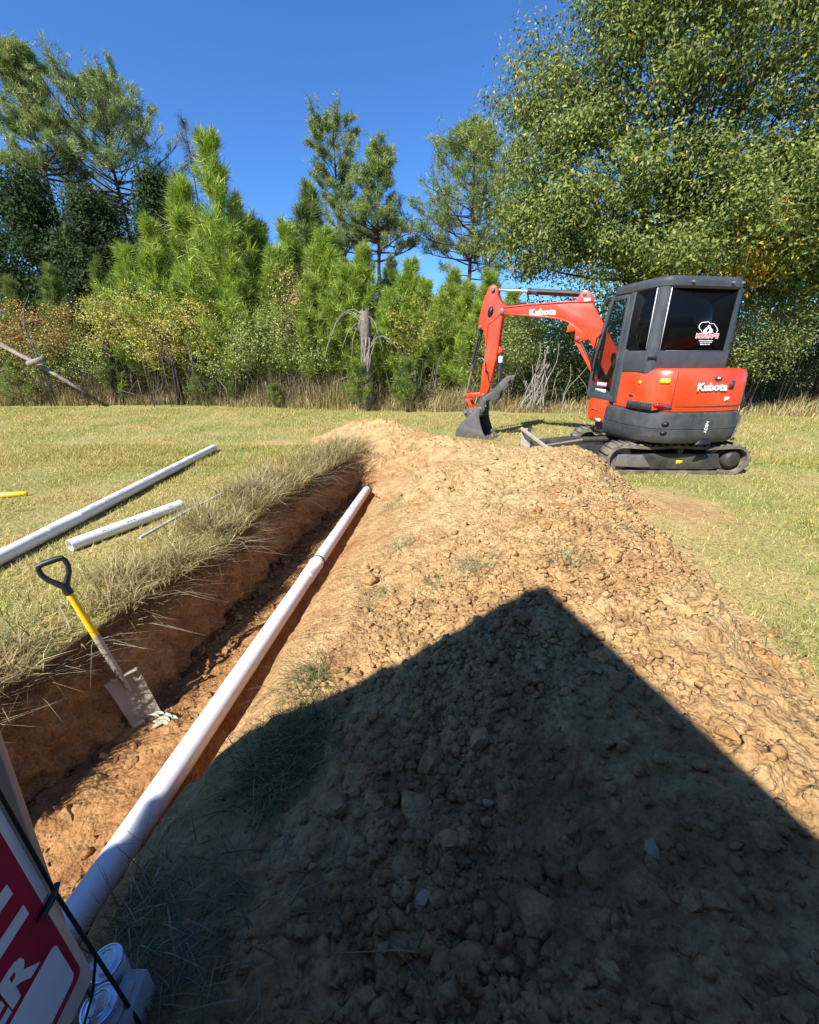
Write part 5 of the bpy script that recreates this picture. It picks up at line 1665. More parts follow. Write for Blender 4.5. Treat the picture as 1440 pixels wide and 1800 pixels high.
def make_broadleaf(seed, ells, nclump, per, sig, leafL, leafW, cols, wts, H_trunk, trunk_r, limbs=30, shell=.55, up=.5, hang=.3, bark_fork=.35, twig=True):
    r = np.random.default_rng(seed)
    C, P, out = clump_points(r, ells, nclump, per, sig, shell)
    keep = P[:, 2] > .05
    P = P[keep]; out = out[keep]
    cr = MB(); add_leaves(cr, P, leafL, leafW, cols, r, up=up, wts=wts, hang=hang, out=out)
    tr = MB()
    if trunk_r:
        top = np.array([0, 0, H_trunk])
        tr.tube([(0, 0, -.1), (r.normal() * .04, r.normal() * .04, H_trunk * .5), tuple(top)], [trunk_r * 1.2, trunk_r, trunk_r * .75], 10)
        for k in r.choice(len(C), min(limbs, len(C)), replace=False):
            c = C[k]; st = np.array([0, 0, H_trunk * r.uniform(bark_fork, 1)])
            mid = st + (c - st) * .5 + np.array([0, 0, abs(c[2] - st[2]) * .12]) + r.normal(size=3) * .12 * np.linalg.norm(c - st)
            tt = np.linspace(0, 1, 6)[:, None]
            pth = (1 - tt) ** 2 * st + 2 * tt * (1 - tt) * mid + tt ** 2 * c
            rr = trunk_r * r.uniform(.10, .26)
            tr.tube(pth, np.linspace(rr, rr * .15, 6), 5, cap=False)
    return (tr if trunk_r else None), cr


G_STRAW = [(0.389, 0.26, 0.107), (0.54, 0.421, 0.147), (0.482, 0.365, 0.111), (0.54, 0.437, 0.172), (0.35, 0.309, 0.078), (0.219, 0.253, 0.05), (0.292, 0.323, 0.066)]

# ---------------------------------------------------------------- the mown lawn
r = np.random.default_rng(11)


def lawn_pts(n, x0, x1, y0, y1, p):
    t = r.random(n) ** p
    y = y0 + (y1 - y0) * t; x = r.uniform(x0, x1, n)
    return x, y


xs, ys_ = [], []
for n, x0, x1, y0, y1, p in ((200000, -9, -1.0, 1.3, 7.5, 1.25), (60000, -14, -0.5, 7, 13, 1.0), (110000, 1.9, 7, 1.2, 6.5, 1.2), (45000, -.5, 11, 6, 11.5, 1.0)):
    x, y = lawn_pts(n, x0, x1, y0, y1, p); xs.append(x); ys_.append(y)
x = np.concatenate(xs); y = np.concatenate(ys_)
inview = np.abs(x) < 1.12 * y + 1.2
x, y = x[inview], y[inview]
hh = heap_h(x, y); nzz = fbm(x * 2.2, y * 2.2, octv=5, seed=61, gain=0.6)
intr = (x > lip_x(y) - .01) & (x < np.maximum(bank_x(y), .3)) & (y < 6.8)
scf = 0.55 * np.exp(-(((x - 2.95) / 0.75) ** 2 + ((y - 4.4) / 0.9) ** 2)) + 0.4 * np.exp(-(((x + 2.6) / 0.9) ** 2 + ((y - 7.7) / 0.5) ** 2)) + .35 * nzz - .12
ok = ~intr & (r.random(len(x)) < .35 + .65 * sstep(-.22, .15, fbm(x * 1.5, y * 1.5, octv=4, seed=89))) & ~((hh + .09 * nzz > -.03) & (x > -2.6) & (x < 3.2) & (y < 9.9)) & (r.random(len(x)) > sstep(.05, .3, scf) * .9)
x, y = x[ok], y[ok]
z = lawn_z(x, y)
n = len(x)
gpatch = sstep(-.3, .35, fbm(x * .55, y * .55, octv=4, seed=91) + .5 * fbm(x * 3, y * 3, octv=2, seed=93))
green = r.random(n) < (.14 + .48 * gpatch)
cols = np.array(G_STRAW)
ci = np.where(green, r.integers(4, 7, n), r.integers(0, 5, n))
mb = MB()
Ln = r.uniform(.016, .05, n) * (1 + .6 * (y > 6)); Wn = r.uniform(.0014, .0030, n) * (1 + y * .17)
ang = r.uniform(0, 6.28, n); lean = r.uniform(.3, 2.6, n)
h = np.stack([np.cos(ang), np.sin(ang), np.zeros(n)], 1)
B = np.stack([x, y, z - .004], 1); s = np.stack([-np.sin(ang), np.cos(ang), np.zeros(n)], 1) * Wn[:, None]
tip = B + h * (Ln * lean * .7)[:, None] + np.array([0, 0, 1.0]) * Ln[:, None]
C = cols[ci] * r.uniform(.75, 1.25, (n, 1))
mb.add(np.stack([B - s, B + s, tip], 1).reshape(-1, 3), np.arange(n * 3).reshape(n, 3), np.repeat(C, 3, 0))
tag(mb.build('lawn_grass', M['grass']), 'short sunburnt lawn grass around the trench and the excavator', 'grass', kind='stuff')

# long dry grass along the lip of the trench
n = 30000
y = r.uniform(.9, 7.6, n); off = np.abs(r.normal(size=n)) * .38
x = lip_x(y) + .05 - off + .05 * fbm(y * 2.3, y * 0 + 3.3, octv=4, seed=41)
tuftn = fbm(x * 3.5, y * 3.5, octv=3, seed=95)
keep = (r.random(n) < .16 + .84 * sstep(-.1, .35, tuftn)) & ~((np.abs(y - 1.95) < .22) & (off < .16)) & ~((y < 1.9) & (off > .5))
x, y, off = x[keep], y[keep], off[keep]; n = len(x)
Ln = r.uniform(.05, .19, n) * (1 + .75 * sstep(2.4, 4.5, y)) * (1.0 - .4 * np.clip(off, 0, 1)) * (1 + .35 * sstep(.0, .4, fbm(x * 2, y * 2, octv=2, seed=97)))
ang = np.where(r.random(n) < np.exp(-off * 6) * .55, r.normal(size=n) * 1.7 - .1, r.uniform(0, 6.28, n)) + 1.6 * fbm(x * 5, y * 5, octv=2, seed=98)
lean = r.uniform(.2, 1.6, n) + np.exp(-off * 12) * .5
mb = MB()
add_blades(mb, np.stack([x, y, lawn_z(x, y) - .006], 1), Ln, r.uniform(.0015, .0034, n) * (1 + .1 * y), lean, ang, [(.44, .34, .16), (.34, .25, .11), (.52, .43, .24), (.22, .21, .07), (.13, .14, .04), (.27, .18, .09)], r, [.25, .24, .12, .13, .12, .14], seg=2)
# roots and stalks hanging out of the wall
n = 500
y = r.uniform(1.0, 6.3, n); x = lip_x(y) + .06 * fbm(y * 2.3, y * 0 + 3.3, octv=4, seed=41) + r.uniform(-.03, .05, n); z = -.01 - .14 * r.random(n) ** 2
add_blades(mb, np.stack([x, y, z], 1), r.uniform(.05, .16, n), r.uniform(.001, .0022, n) * (1 + .12 * y), r.uniform(1.2, 3.8, n), r.normal(size=n) * .8, [(.40, .33, .2), (.25, .18, .1), (.5, .43, .3)], r, seg=2)
tag(mb.build('dry_grass', M['grass']), 'long dry grass and roots hanging over the lip of the trench', 'grass', kind='stuff')


# weeds torn up with the soil
def tuft_at(px, py, z, n, spread, Lm, cols, seed, flat=1.0, ax=None):
    rr = np.random.default_rng(seed); x, y, _ = on_z(px, py, z)
    for _i in range(6):
        zz = float(bank_z(np.array([x]), np.array([y]))[0]); x, y, _ = on_z(px, py, zz)
    bx = x + rr.normal(size=n) * spread; by = y + rr.normal(size=n) * spread * 1.2
    bx = np.where(by < 6, np.maximum(bx, pipe_x(by) + .24 + .05 * np.abs(rr.normal(size=n))), bx); bz = bank_z(bx, by) - .006
    return np.stack([bx, by, bz], 1), Lm * rr.uniform(.4, 1.2, n), rr.uniform(.0012, .0026, n) * (1 + .12 * y), rr.uniform(.4, 2.4, n) * flat, rr.uniform(0, 6.28, n), rr


mb = MB()
GREENS = [(.09, .12, .035), (.14, .17, .05), (.28, .24, .11), (.06, .07, .025)]
STR = [(.42, .36, .2), (.30, .27, .12), (.16, .2, .07)]
for k, (px, py, n, sp, Lm, cc_, fl) in enumerate([(500, 1320, 520, .075, .08, GREENS, 1.5), (465, 1380, 300, .07, .07, GREENS, 1.5), (545, 1285, 260, .06, .08, GREENS, 1.4), (545, 1190, 160, .06, .12, GREENS, 1.2), (835, 1000, 220, .07, .10, STR, 1.2), (700, 965, 120, .07, .10, STR, 1.2), (760, 1035, 140, .09, .08, STR, 1.5),
                                              (660, 1045, 90, .06, .09, STR, 1.4), (1000, 985, 160, .06, .09, STR, 1.3), (690, 890, 120, .07, .10, STR, 1.2), (1090, 930, 60, .06, .08, STR, 1.3), (880, 880, 90, .08, .1, STR, 1.3),
                                              (330, 1640, 220, .13, .075, [(.30, .24, .14), (.18, .15, .08), (.08, .09, .03)], 1.8), (250, 1615, 200, .06, .08, [(.30, .24, .14), (.18, .15, .08), (.08, .09, .03)], 1.8), (310, 1740, 180, .12, .075, [(.20, .17, .10), (.12, .11, .05)], 1.8), (480, 1640, 90, .18, .06, [(.24, .2, .12), (.14, .12, .07)], 2.2), (600, 1720, 50, .2, .06, [(.28, .23, .14), (.14, .12, .07)], 2.4), (1380, 1130, 120, .05, .1, STR, 1.4)]):
    B, Ln, Wn, le, an, rr = tuft_at(px, py, .1, n, sp, Lm, cc_, 300 + k, fl)
    add_blades(mb, B, Ln, Wn, le, an, cc_, rr, seg=2)
tag(mb.build('torn_grass', M['grass']), 'torn up grass and straw strewn over the dug soil', 'grass', kind='stuff')

# ---------------------------------------------------------------- tall dry grass and weeds along the wood edge
EDGE = [(-16, 13.4), (-8, 13.9), (-3, 12.6), (0, 12.1), (3, 12.2), (6.4, 11.4), (12, 10.9)]
edge_y = lambda x: np.interp(x, [p[0] for p in EDGE], [p[1] for p in EDGE])
n = 46000
x = r.uniform(-15, 12.5, n); dy = np.abs(r.normal(size=n)) * 1.0
y = edge_y(x) + dy - .1 + .25 * fbm(x * 1.3, x * 0 + 2, octv=3, seed=101)
dens_ = .35 + .65 * sstep(-.2, .3, fbm(x * 1.6, y * 1.6, octv=3, seed=103))
keep = r.random(n) < dens_ * np.where(x > 4, .45, 1)
x, y, dy = x[keep], y[keep], dy[keep]; n = len(x)
Ln = r.uniform(.2, .95, n) * (.35 + .65 * np.clip(dy * 1.6, 0, 1)) * (.7 + .6 * sstep(-.2, .3, fbm(x * .9, y * .9, octv=2, seed=105))) * np.where(x > 4, .6, 1)
mb = MB()
add_blades(mb, np.stack([x, y, lawn_z(x, y)], 1), Ln, r.uniform(.005, .010, n), r.uniform(.1, 1.0, n), r.uniform(0, 6.28, n), [(.42, .31, .15), (.50, .40, .22), (.30, .20, .09), (.33, .30, .10), (.17, .20, .05), (.36, .22, .10)], r, [.26, .2, .18, .14, .14, .08], seg=2)
n = 5200
x = r.uniform(-14, 3.2, n); x = x + .6 * fbm(x * 1.5, x * 0, octv=2, seed=107)
y = edge_y(x) + np.abs(r.normal(size=n)) * .8 + .15
keep = r.random(n) < sstep(-.25, .3, fbm(x * .9, y * .6, octv=3, seed=108)); x, y = x[keep], y[keep]; n = len(x)
add_blades(mb, np.stack([x, y, lawn_z(x, y)], 1), r.uniform(.6, 1.5, n), r.uniform(.004, .010, n), r.uniform(.05, .7, n), r.uniform(0, 6.28, n), [(.36, .25, .13), (.46, .36, .2), (.24, .16, .08), (.2, .2, .06), (.13, .16, .04)], r, [.28, .22, .2, .16, .14], seg=2)
tag(mb.build('tall_dry_grass', M['grass']), 'tall straw coloured grass and weeds along the edge of the wood', 'grass', kind='stuff')

# ---------------------------------------------------------------- tall pines
MAT_C = [(0.134, 0.191, 0.053), (0.178, 0.242, 0.061), (0.252, 0.305, 0.084), (0.295, 0.305, 0.075)]
MAT_B = [(0.166, 0.218, 0.068), (0.235, 0.291, 0.092), (0.332, 0.365, 0.119), (0.124, 0.17, 0.051)]


def at_top(px, py, Y):
    return at(px, py, Y)


def zc(Y, z):
    return Y * CP - (z - CAM_H) * SP


dome = lambda u: (0.55 + 0.45 * math.sin(math.pi * min(1, u * 1.25))) * (1 - u ** 3.0) ** .6 + .06
cone_ = lambda u: (1 - u) ** .75 + .06
flag = lambda u: (.75 + .25 * math.sin(u * 9)) * (1 - u ** 2.2) ** .7 + .08
TALL = [  # name, px, py of the top, distance, half width px, py of crown bottom, shape, branches, palette, label
    (0, 40, 21.0, 85, 330, flag, 66, MAT_C, 'tall dark pine cut by the left edge of the photo', 41),
    (165, 100, 23.0, 150, 400, dome, 88, MAT_B, 'broad crowned tall pine second from the left', 42),
    (583, 165, 25.0, 95, 460, flag, 62, MAT_B, 'thin open crowned pine with the highest top near the middle', 43),
    (655, 232, 23.0, 82, 470, flag, 62, MAT_C, 'shorter dense pine just right of the thin middle pine', 44),
    (842, 190, 24.0, 128, 490, dome, 96, MAT_C, 'round topped pine standing left of the big oak', 45),
]
for px, py, Y, hw_, pyb, shp, nb, pal, lab, seed in TALL:
    x, _, ztop = at(px, py, Y); _, _, zb = at(px, pyb, Y)
    R_ = hw_ * zc(Y, (ztop + zb) / 2) / 720
    ztop *= .93
    tr, cr = make_pine(seed, ztop, max(zb, 1.5), R_, shp, nb, pal, tuft=24, nl=.24, wid=.010, sub=8, trunk_r=.17)
    plant('pine_tree', lab, 'tree', (x, Y, 0), tr, cr, 'bark', 'needle', 'tall pines behind the thicket', rz=seed)

# bare cedar spire and thin tops
x, _, zt = at(326, 210, 19.5)
tr, cr = make_pine(51, zt, 3.0, .75, cone_, 60, [(.06, .065, .04), (.09, .085, .055)], tuft=7, nl=.10, wid=.008, sub=4, trunk_r=.07)
plant('cedar_spire', 'thin sparse cedar spire beside the young bright pine', 'tree', (x, 19.5, 0), tr, cr, 'bark_dark', 'needle')

# ---------------------------------------------------------------- young pines: four shapes, copied
YC = [(0.214, 0.309, 0.043), (0.279, 0.365, 0.048), (0.378, 0.424, 0.068), (0.177, 0.24, 0.045)]
YD = [(0.105, 0.162, 0.038), (0.157, 0.211, 0.048), (0.21, 0.243, 0.054)]
protos = []
for k, (H_, R_, nb, pal) in enumerate([(5.6, 2.3, 80, YC), (4.4, 1.9, 66, YC), (4.8, 1.6, 60, YD), (3.4, 1.7, 54, YC)]):
    tr, cr = make_pine(60 + k, H_, .35, R_, lambda u: (1 - u) ** 1.15 + .09, nb, pal, young=True, tuft=13, nl=.27, wid=.0075, sub=6, trunk_r=.05)
    me_t = tr.mesh('trunk'); me_t.materials.append(M['bark']); me_c = cr.mesh('crown'); me_c.materials.append(M['needle'])
    protos.append((H_, me_t, me_c))
YOUNG = [  # px, py of the top, distance, kind, label
    (367, 248, 15.6, 0, 'large bright green young pine rising left of the open sky gap'),
    (410, 345, 17.0, 2, 'slim dark topped young pine just right of the large bright one'),
    (320, 330, 17.0, 1, 'young pine close behind the left side of the large bright one'),
    (455, 400, 16.5, 1, 'young pine directly right of the slim dark topped one'), (505, 405, 15.8, 1, 'young pine rising right behind the orange brown vine shrub'), (540, 330, 18.0, 2, 'young pine with pale spire standing in front of the thin middle pine'), (560, 420, 15.4, 3, 'young pine in front, below the pale spired one'), (600, 415, 16.6, 2, 'darker young pine below the gap between the two middle tall pines'), (640, 440, 15.0, 1, 'bright young pine standing right behind the broken stump post'), (680, 455, 16.0, 2, 'darker young pine a little right of the stump post'), (715, 470, 15.2, 3, 'small young pine at the left foot of the low sky gap'),
    (750, 500, 14.8, 1, 'bright young pine below the low sky gap'), (790, 490, 16.0, 3, 'young pine left of the trunk of the round topped pine'), (825, 505, 14.6, 1, 'bright young pine in front of the round topped pine trunk'), (860, 490, 15.6, 3, 'young pine close behind the top of the digger arm'), (480, 450, 14.6, 3, 'low young pine in front, left of the orange vine shrub'), (610, 480, 14.2, 3, 'low young pine in front, left of the stump post'), (770, 530, 13.9, 3, 'low young pine in front, halfway between stump post and digger arm'), (690, 520, 14.0, 3, 'low young pine behind the thin shrub of yellowing leaves'), (545, 500, 14.0, 3, 'low young pine behind the small light green shrub'), (840, 545, 13.6, 3, 'low young pine touching the left side of the digger arm'), (900, 520, 15.0, 3, 'young pine seen under the arm cylinder, between digger arm and oak'),
    (265, 400, 15.2, 1, 'young pine at the left shoulder of the large bright one'), (230, 450, 15.8, 3, 'low young pine farthest left in the bright thicket'), (420, 470, 14.4, 3, 'low young pine in front, right below the large bright one'), (90, 470, 15.5, 2, 'dark young pine behind the reddish shrubs at the left'), (25, 490, 15.2, 2, 'dark young pine at the left edge behind the fallen log'), (160, 455, 16.4, 2, 'dark young pine below the broad crowned tall pine'),
]
rr = random.Random(3)
for px, py, Y, k, lab in YOUNG:
    x, _, zt = at(px, py, Y); s = zt / protos[k][0]
    root = empty('young_pine', (x, Y, 0), lab or 'bright green young pine packed in the thicket along the wood edge', 'tree', 'young pines in the thicket')
    root.rotation_euler = (0, 0, rr.uniform(0, 6.3)); root.scale = (max(s, .9), max(s, .9), s)
    for nm, me in (('trunk', protos[k][1]), ('crown', protos[k][2])):
        o = bpy.data.objects.new(nm, me); COL.objects.link(o); o.parent = root
# seedlings in the dry grass
tr, cr = make_pine(75, 1.15, .06, .55, lambda u: (1 - u) ** .7 + .15, 22, [(.13, .2, .03), (.2, .25, .04), (.24, .22, .05), (.09, .15, .03)], young=True, tuft=12, nl=.13, wid=.006, sub=4, trunk_r=.014)
me_t = tr.mesh('trunk'); me_t.materials.append(M['bark']); me_c = cr.mesh('crown'); me_c.materials.append(M['needle'])
for px, py, Y, lab in [(715, 640, 12.3, 'yellow green pine seedling in dry grass right of the grey stump post'), (628, 645, 12.4, 'green pine seedling hugging the foot of the grey stump post'), (350, 650, 13.6, 'small pine seedling in front of the yellow shrub'), (20, 645, 13.4, 'bushy seedling under the fallen log at the left'), (480, 680, 12.9, 'low pine seedling between shrub and lawn in the middle left'), (410, 640, 13.8, 'pine seedling in shade left of the orange vine shrub'), (185, 620, 14.0, 'tall green seedling beside the dark trunk at the left')]:
    x, _, zt = at(px, py, Y); s = zt / 1.15
    root = empty('pine_seedling', (x, Y, 0), lab, 'seedling', 'pine seedlings'); root.rotation_euler = (0, 0, px); root.scale = (max(s, .8), max(s, .8), s)
    for nm, me in (('trunk', me_t), ('crown', me_c)):
        o = bpy.data.objects.new(nm, me); COL.objects.link(o); o.parent = root

# ---------------------------------------------------------------- the big oak on the right and its neighbours
OAK = [(0.082, 0.118, 0.025), (0.128, 0.164, 0.034), (0.182, 0.218, 0.052), (0.255, 0.271, 0.073), (0.364, 0.327, 0.073), (0.51, 0.344, 0.058)]
OW = [.21, .28, .27, .17, .05, .02]
OX, OY = 7.3, 13.2
ells = [(-2.6, -.6, 5.6, 2.5, 2.2, 2.0, 2.2), (-3.4, .3, 7.6, 1.9, 2.2, 1.6, 1.4), (-1.2, -1.4, 8.2, 2.8, 2.2, 2.2, 2.6), (1.6, -1.6, 7.0, 2.8, 2.2, 2.4, 2.6), (3.4, -1.6, 4.8, 2.2, 2.0, 1.8, 1.8), (.6, -2.0, 4.8, 2.4, 1.8, 1.6, 2.0), (0, 0, 10.5, 3.0, 2.6, 2.0, 1.6), (3.6, -.8, 8.8, 2.4, 2.4, 2.2, 1.6), (-3.9, -.9, 4.5, 1.6, 1.6, 1.1, 1.3), (-1.5, -1.9, 4.0, 1.9, 1.4, .9, 1.2)]
tr, cr = make_broadleaf(81, ells, 1050, 190, .30, .10, .023, OAK, OW, 5.0, .30, limbs=90, shell=.35, up=.35, hang=.5)
plant('oak_tree', 'huge leafy oak filling the upper right above the excavator', 'tree', (OX, OY, 0), tr, cr, 'bark_dark', 'leaf')
ells = [(0, 0, 6.5, 2.6, 2.2, 2.6, 2), (1.2, -.6, 3.8, 2.0, 1.6, 1.6, 1), (-1.8, -.2, 4.2, 2.0, 1.6, 1.8, 1.6), (-.4, .2, 9.2, 2.4, 2.0, 2.2, 1)]
tr, cr = make_broadleaf(82, ells, 560, 90, .34, .13, .03, OAK, OW, 4.5, .22, limbs=60, shell=.45, up=.3, hang=.5)
plant('oak_tree', 'second leafy oak cut by the right edge of the photo', 'tree', (12.2, 12.6, 0), tr, cr, 'bark_dark', 'leaf')
# yellow leaved sapling under the oak, to the right of the cab
YEL = [(.55, .36, .02), (.62, .45, .05), (.40, .30, .04), (.2, .2, .05)]
x, _, z_ = at(1330, 420, 11.0)
tr, cr = make_broadleaf(83, [(0, 0, z_, .55, .5, .95, 1), (-.35, 0, z_ - .7, .5, .4, .5, .6)], 55, 26, .16, .12, .03, YEL, [.4, .25, .2, .15], z_ - .5, .035, limbs=18)
plant('maple_sapling', 'slender sapling with bright yellow leaves above the cab on the right', 'tree', (x, 11.0, 0), tr, cr, 'bark_dark', 'leaf')

# ---------------------------------------------------------------- shrubs
RED = [(0.39, 0.169, 0.065), (0.286, 0.104, 0.052), (0.429, 0.312, 0.091), (0.208, 0.221, 0.065), (0.494, 0.39, 0.13)]
YGR = [(0.476, 0.42, 0.098), (0.35, 0.336, 0.084), (0.21, 0.238, 0.063), (0.588, 0.49, 0.154), (0.42, 0.252, 0.07)]
GRN = [(0.195, 0.255, 0.06), (0.285, 0.315, 0.09), (0.135, 0.165, 0.045), (0.42, 0.405, 0.135)]
ORA = [(0.504, 0.324, 0.132), (0.576, 0.432, 0.216), (0.408, 0.24, 0.096), (0.24, 0.216, 0.072)]
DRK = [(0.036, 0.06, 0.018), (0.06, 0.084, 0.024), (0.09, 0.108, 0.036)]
MIX = [(0.075, 0.112, 0.03), (0.135, 0.18, 0.045), (0.21, 0.24, 0.075), (0.36, 0.33, 0.09)]


def shrub(seed, px, py0, py1, Y, hw_, cols, label, nclump=140, per=36, leaf=(.064, .019), stems=11, bark='twig', sig=.17, low=None, name='shrub'):
    """leafy mass between rows py0 (top) and py1 with bare stems below"""
    x, _, zt = at(px, py0, Y); _, _, zb = at(px, py1, Y); zb = max(zb * .55, .25)
    rx = hw_ * zc(Y, (zt + zb) / 2) / 720; cz = (zt + zb) / 2; rz = max((zt - zb) / 2, .15)
    ells = [(0, 0, cz, rx, .7, rz, 2), (-rx * .45, -.1, cz - rz * .25, rx * .55, .6, rz * .8, 1), (rx * .5, .1, cz + rz * .15, rx * .5, .6, rz * .8, 1)]
    tr, cr = make_broadleaf(seed, ells, nclump, per, sig, leaf[0], leaf[1], cols, None, max(zb * .8, .3), .03, limbs=stems, shell=.35, up=.4, hang=.2, bark_fork=.02)
    rr = np.random.default_rng(seed + 1)
    for k in range(stems):
        a = rr.uniform(-1, 1); b0_ = np.array([a * rx * .7, rr.uniform(-.4, .3), 0]); e = np.array([a * rx + rr.normal() * .25, rr.uniform(-.5, .3), zb + (zt - zb) * rr.uniform(0, .7)])
        mid = (b0_ + e) / 2 + rr.normal(size=3) * .18
        t = np.linspace(0, 1, 6)[:, None]; tr.tube((1 - t) ** 2 * b0_ + 2 * t * (1 - t) * mid + t * t * e, np.linspace(.012, .004, 6) * rr.uniform(.6, 1.4), 5, cap=False)
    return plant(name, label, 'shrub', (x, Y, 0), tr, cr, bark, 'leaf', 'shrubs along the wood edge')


shrub(201, 40, 520, 600, 13.9, 95, RED, 'reddish brown shrub at the far left above the fallen log', 150)
shrub(202, 190, 485, 580, 14.0, 75, YGR, 'yellow leaved shrub with bare tangled stems below, left of centre', 130)
shrub(203, 300, 505, 600, 13.8, 90, YGR, 'wide yellow green shrub over the leaning dark trunk', 190)
shrub(204, 450, 535, 610, 13.2, 70, GRN, 'pale green shrub between the wide yellow shrub and the stump post', 140)
shrub(205, 500, 455, 560, 13.6, 32, ORA, 'upright orange brown vine covered shrub left of the stump post', 70, 22)
shrub(206, 400, 560, 650, 13.7, 60, GRN, 'low green shrub in shade under the wide yellow shrub', 90)
shrub(207, 545, 560, 620, 13.3, 38, GRN, 'small light green shrub at the left of the stump post vines', 60)
shrub(208, 110, 580, 670, 13.9, 90, GRN, 'dull green brush behind the fallen log', 120)
shrub(209, 730, 500, 560, 13.2, 60, [(.32, .27, .05), (.2, .22, .05), (.4, .3, .06)], 'thin shrub of yellowing leaves above right of the stump post', 60, 20)
shrub(210, 890, 540, 650, 12.6, 60, MIX, 'leafy bush behind the raised digger arm', 150)
shrub(211, 960, 500, 640, 14.4, 85, MIX, 'dense dark bush under the oak behind the boom', 230, bark='bark_dark')
shrub(212, 1060, 505, 680, 14.2, 80, MIX, 'dense dark bush behind the left side of the cab', 220, bark='bark_dark')
shrub(213, 1370, 470, 640, 11.8, 105, MIX + [(.26, .27, .08)], 'glossy green bush right of the cab', 400, bark='bark_dark')
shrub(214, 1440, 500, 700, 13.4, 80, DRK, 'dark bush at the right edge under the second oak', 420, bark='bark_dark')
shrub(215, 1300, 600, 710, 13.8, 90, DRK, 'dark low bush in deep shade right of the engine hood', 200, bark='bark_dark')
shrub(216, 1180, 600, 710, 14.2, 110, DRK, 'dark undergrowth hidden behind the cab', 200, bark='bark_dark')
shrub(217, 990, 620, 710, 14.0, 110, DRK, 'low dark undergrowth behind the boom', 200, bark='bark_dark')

# dark evergreens at the left behind the shrubs
CED = [(0.027, 0.046, 0.017), (0.042, 0.065, 0.022), (0.06, 0.084, 0.026)]
for k, (px, py, Y, hw_, lab) in enumerate([(30, 300, 18.5, 110, 'dark dense cedar at the left edge below the tall pine'), (150, 330, 18.0, 95, 'dark dense cedar under the broad crowned pine'), (265, 300, 18.8, 60, 'dark narrow cedar beside the bare spire')]):
    x, _, zt = at(px, py, Y); R_ = hw_ * zc(Y, zt / 2) / 720
    ells = [(0, 0, zt * .3, R_, R_, zt * .28, 2), (0, 0, zt * .62, R_ * .75, R_ * .75, zt * .26, 1.4), (0, 0, zt * .88, R_ * .35, R_ * .35, zt * .13, .5)]
    tr, cr = make_broadleaf(220 + k, ells, 640, 85, .27, .15, .034, CED, None, zt * .8, .12, limbs=40, shell=.5, up=.2, hang=.4)
    plant('cedar_tree', lab, 'tree', (x, Y, 0), tr, cr, 'bark_dark', 'leaf_matte', 'dark cedars')

# ---------------------------------------------------------------- stump post, vines, fallen log, dark trunks, roots
r = np.random.default_rng(77)


def tube_thing(name, label, cat, pts, rad, mat, seg=10):
    base = Vector(pts[0]); mb = MB(); mb.tube([Vector(p) - base for p in pts], rad, seg)
    o = mb.build(name, M[mat], smooth=180, loc=base); return tag(o, label, cat)


Y = 12.7
x, _, zt = at(642, 548, Y)
sp = empty('stump_post', (x, Y, 0), 'broken grey tree trunk standing like a post with arching dry vines', 'stump')
mb = MB(); ppts = []
zs = np.linspace(-.05, zt, 14); rd = .155 + .02 * r.normal(size=14)
mb.tube([(.02 * math.sin(k), .02 * math.cos(k * 1.3), z) for k, z in enumerate(zs)], np.clip(rd, .12, .19), 12)
for k in range(5):
    a = k * 1.3; mb.tube([(.1 * math.cos(a), .1 * math.sin(a), zt - .1), (.09 * math.cos(a), .09 * math.sin(a), zt + .05 + .07 * r.random())], [.05, .012], 6)
mb.build('trunk', M['deadwood'], sp, smooth=70)
for (e, h0, h1, arch) in [((-.95, -.1), 2.3, 1.95, .45), ((-1.15, -.2), 2.45, 1.5, .6), ((-.7, -.1), 2.2, 1.6, .35), ((.75, -.1), 1.5, 1.75, .35), ((1.0, -.15), 1.6, 1.5, .45), ((-1.0, .1), .95, .75, .1), ((.5, -.1), 2.5, 1.6, .3), ((-.45, -.1), 2.4, 1.3, .4), ((.35, -.15), .9, 2.2, .1), ((-1.3, -.1), 2.2, 1.2, .8)]:
    t = np.linspace(0, 1, 9); st = np.array([0, -.12, h0 * zt / 2.6]); en = np.array([e[0], e[1] - .1, h1 * zt / 2.6])
    pth = st + (en - st) * t[:, None]; pth[:, 2] += arch * np.sin(np.pi * t) ; pth += r.normal(size=pth.shape) * .015
    mb = MB(); mb.tube(pth, np.linspace(.014, .006, 9), 6); mb.build('vine', M['vine'], sp, smooth=180)
for k in range(3):
    pth = [(-.08 + .07 * k + .05 * math.sin(3 * z_ + k), -.165, z_) for z_ in np.linspace(0, zt * .75, 10)]
    mb = MB(); mb.tube(pth, .018, 6); mb.build('vine', M['vine'], sp, smooth=180)
a = Vector(at(-10, 600, 13.2)); b = Vector(at(75, 645, 13.1)); c = Vector(at(150, 690, 13.0))
tube_thing('fallen_log', 'grey fallen log sloping down from the left edge to the lawn', 'log', [c, b.lerp(c, .5), b, a], [.045, .055, .06, .065], 'deadwood')
a = Vector(at(50, 640, 12.9)); b = Vector(at(78, 630, 12.9))
tube_thing('cut_log', 'short pale cut log end lying across the fallen log', 'log', [a, b], [.085, .08], 'deadwood')
for px, pa, pb, Y, lean, rad, lab in [(205, 600, 690, 13.9, .05, .11, 'upright dark dead trunk below the yellow leaved shrub'), (314, 590, 685, 13.9, -.12, .12, 'leaning dark trunk under the wide yellow green shrub')]:
    x, _, z1 = at(px, pa, Y); x0 = at(px, pb, Y)[0]
    tube_thing('dead_tree', lab, 'trunk', [(x0, Y, -.05), (x0 + lean * .4, Y, z1 * .5), (x0 + lean, Y, z1)], [rad * 1.15, rad, rad * .8], 'bark_dark')
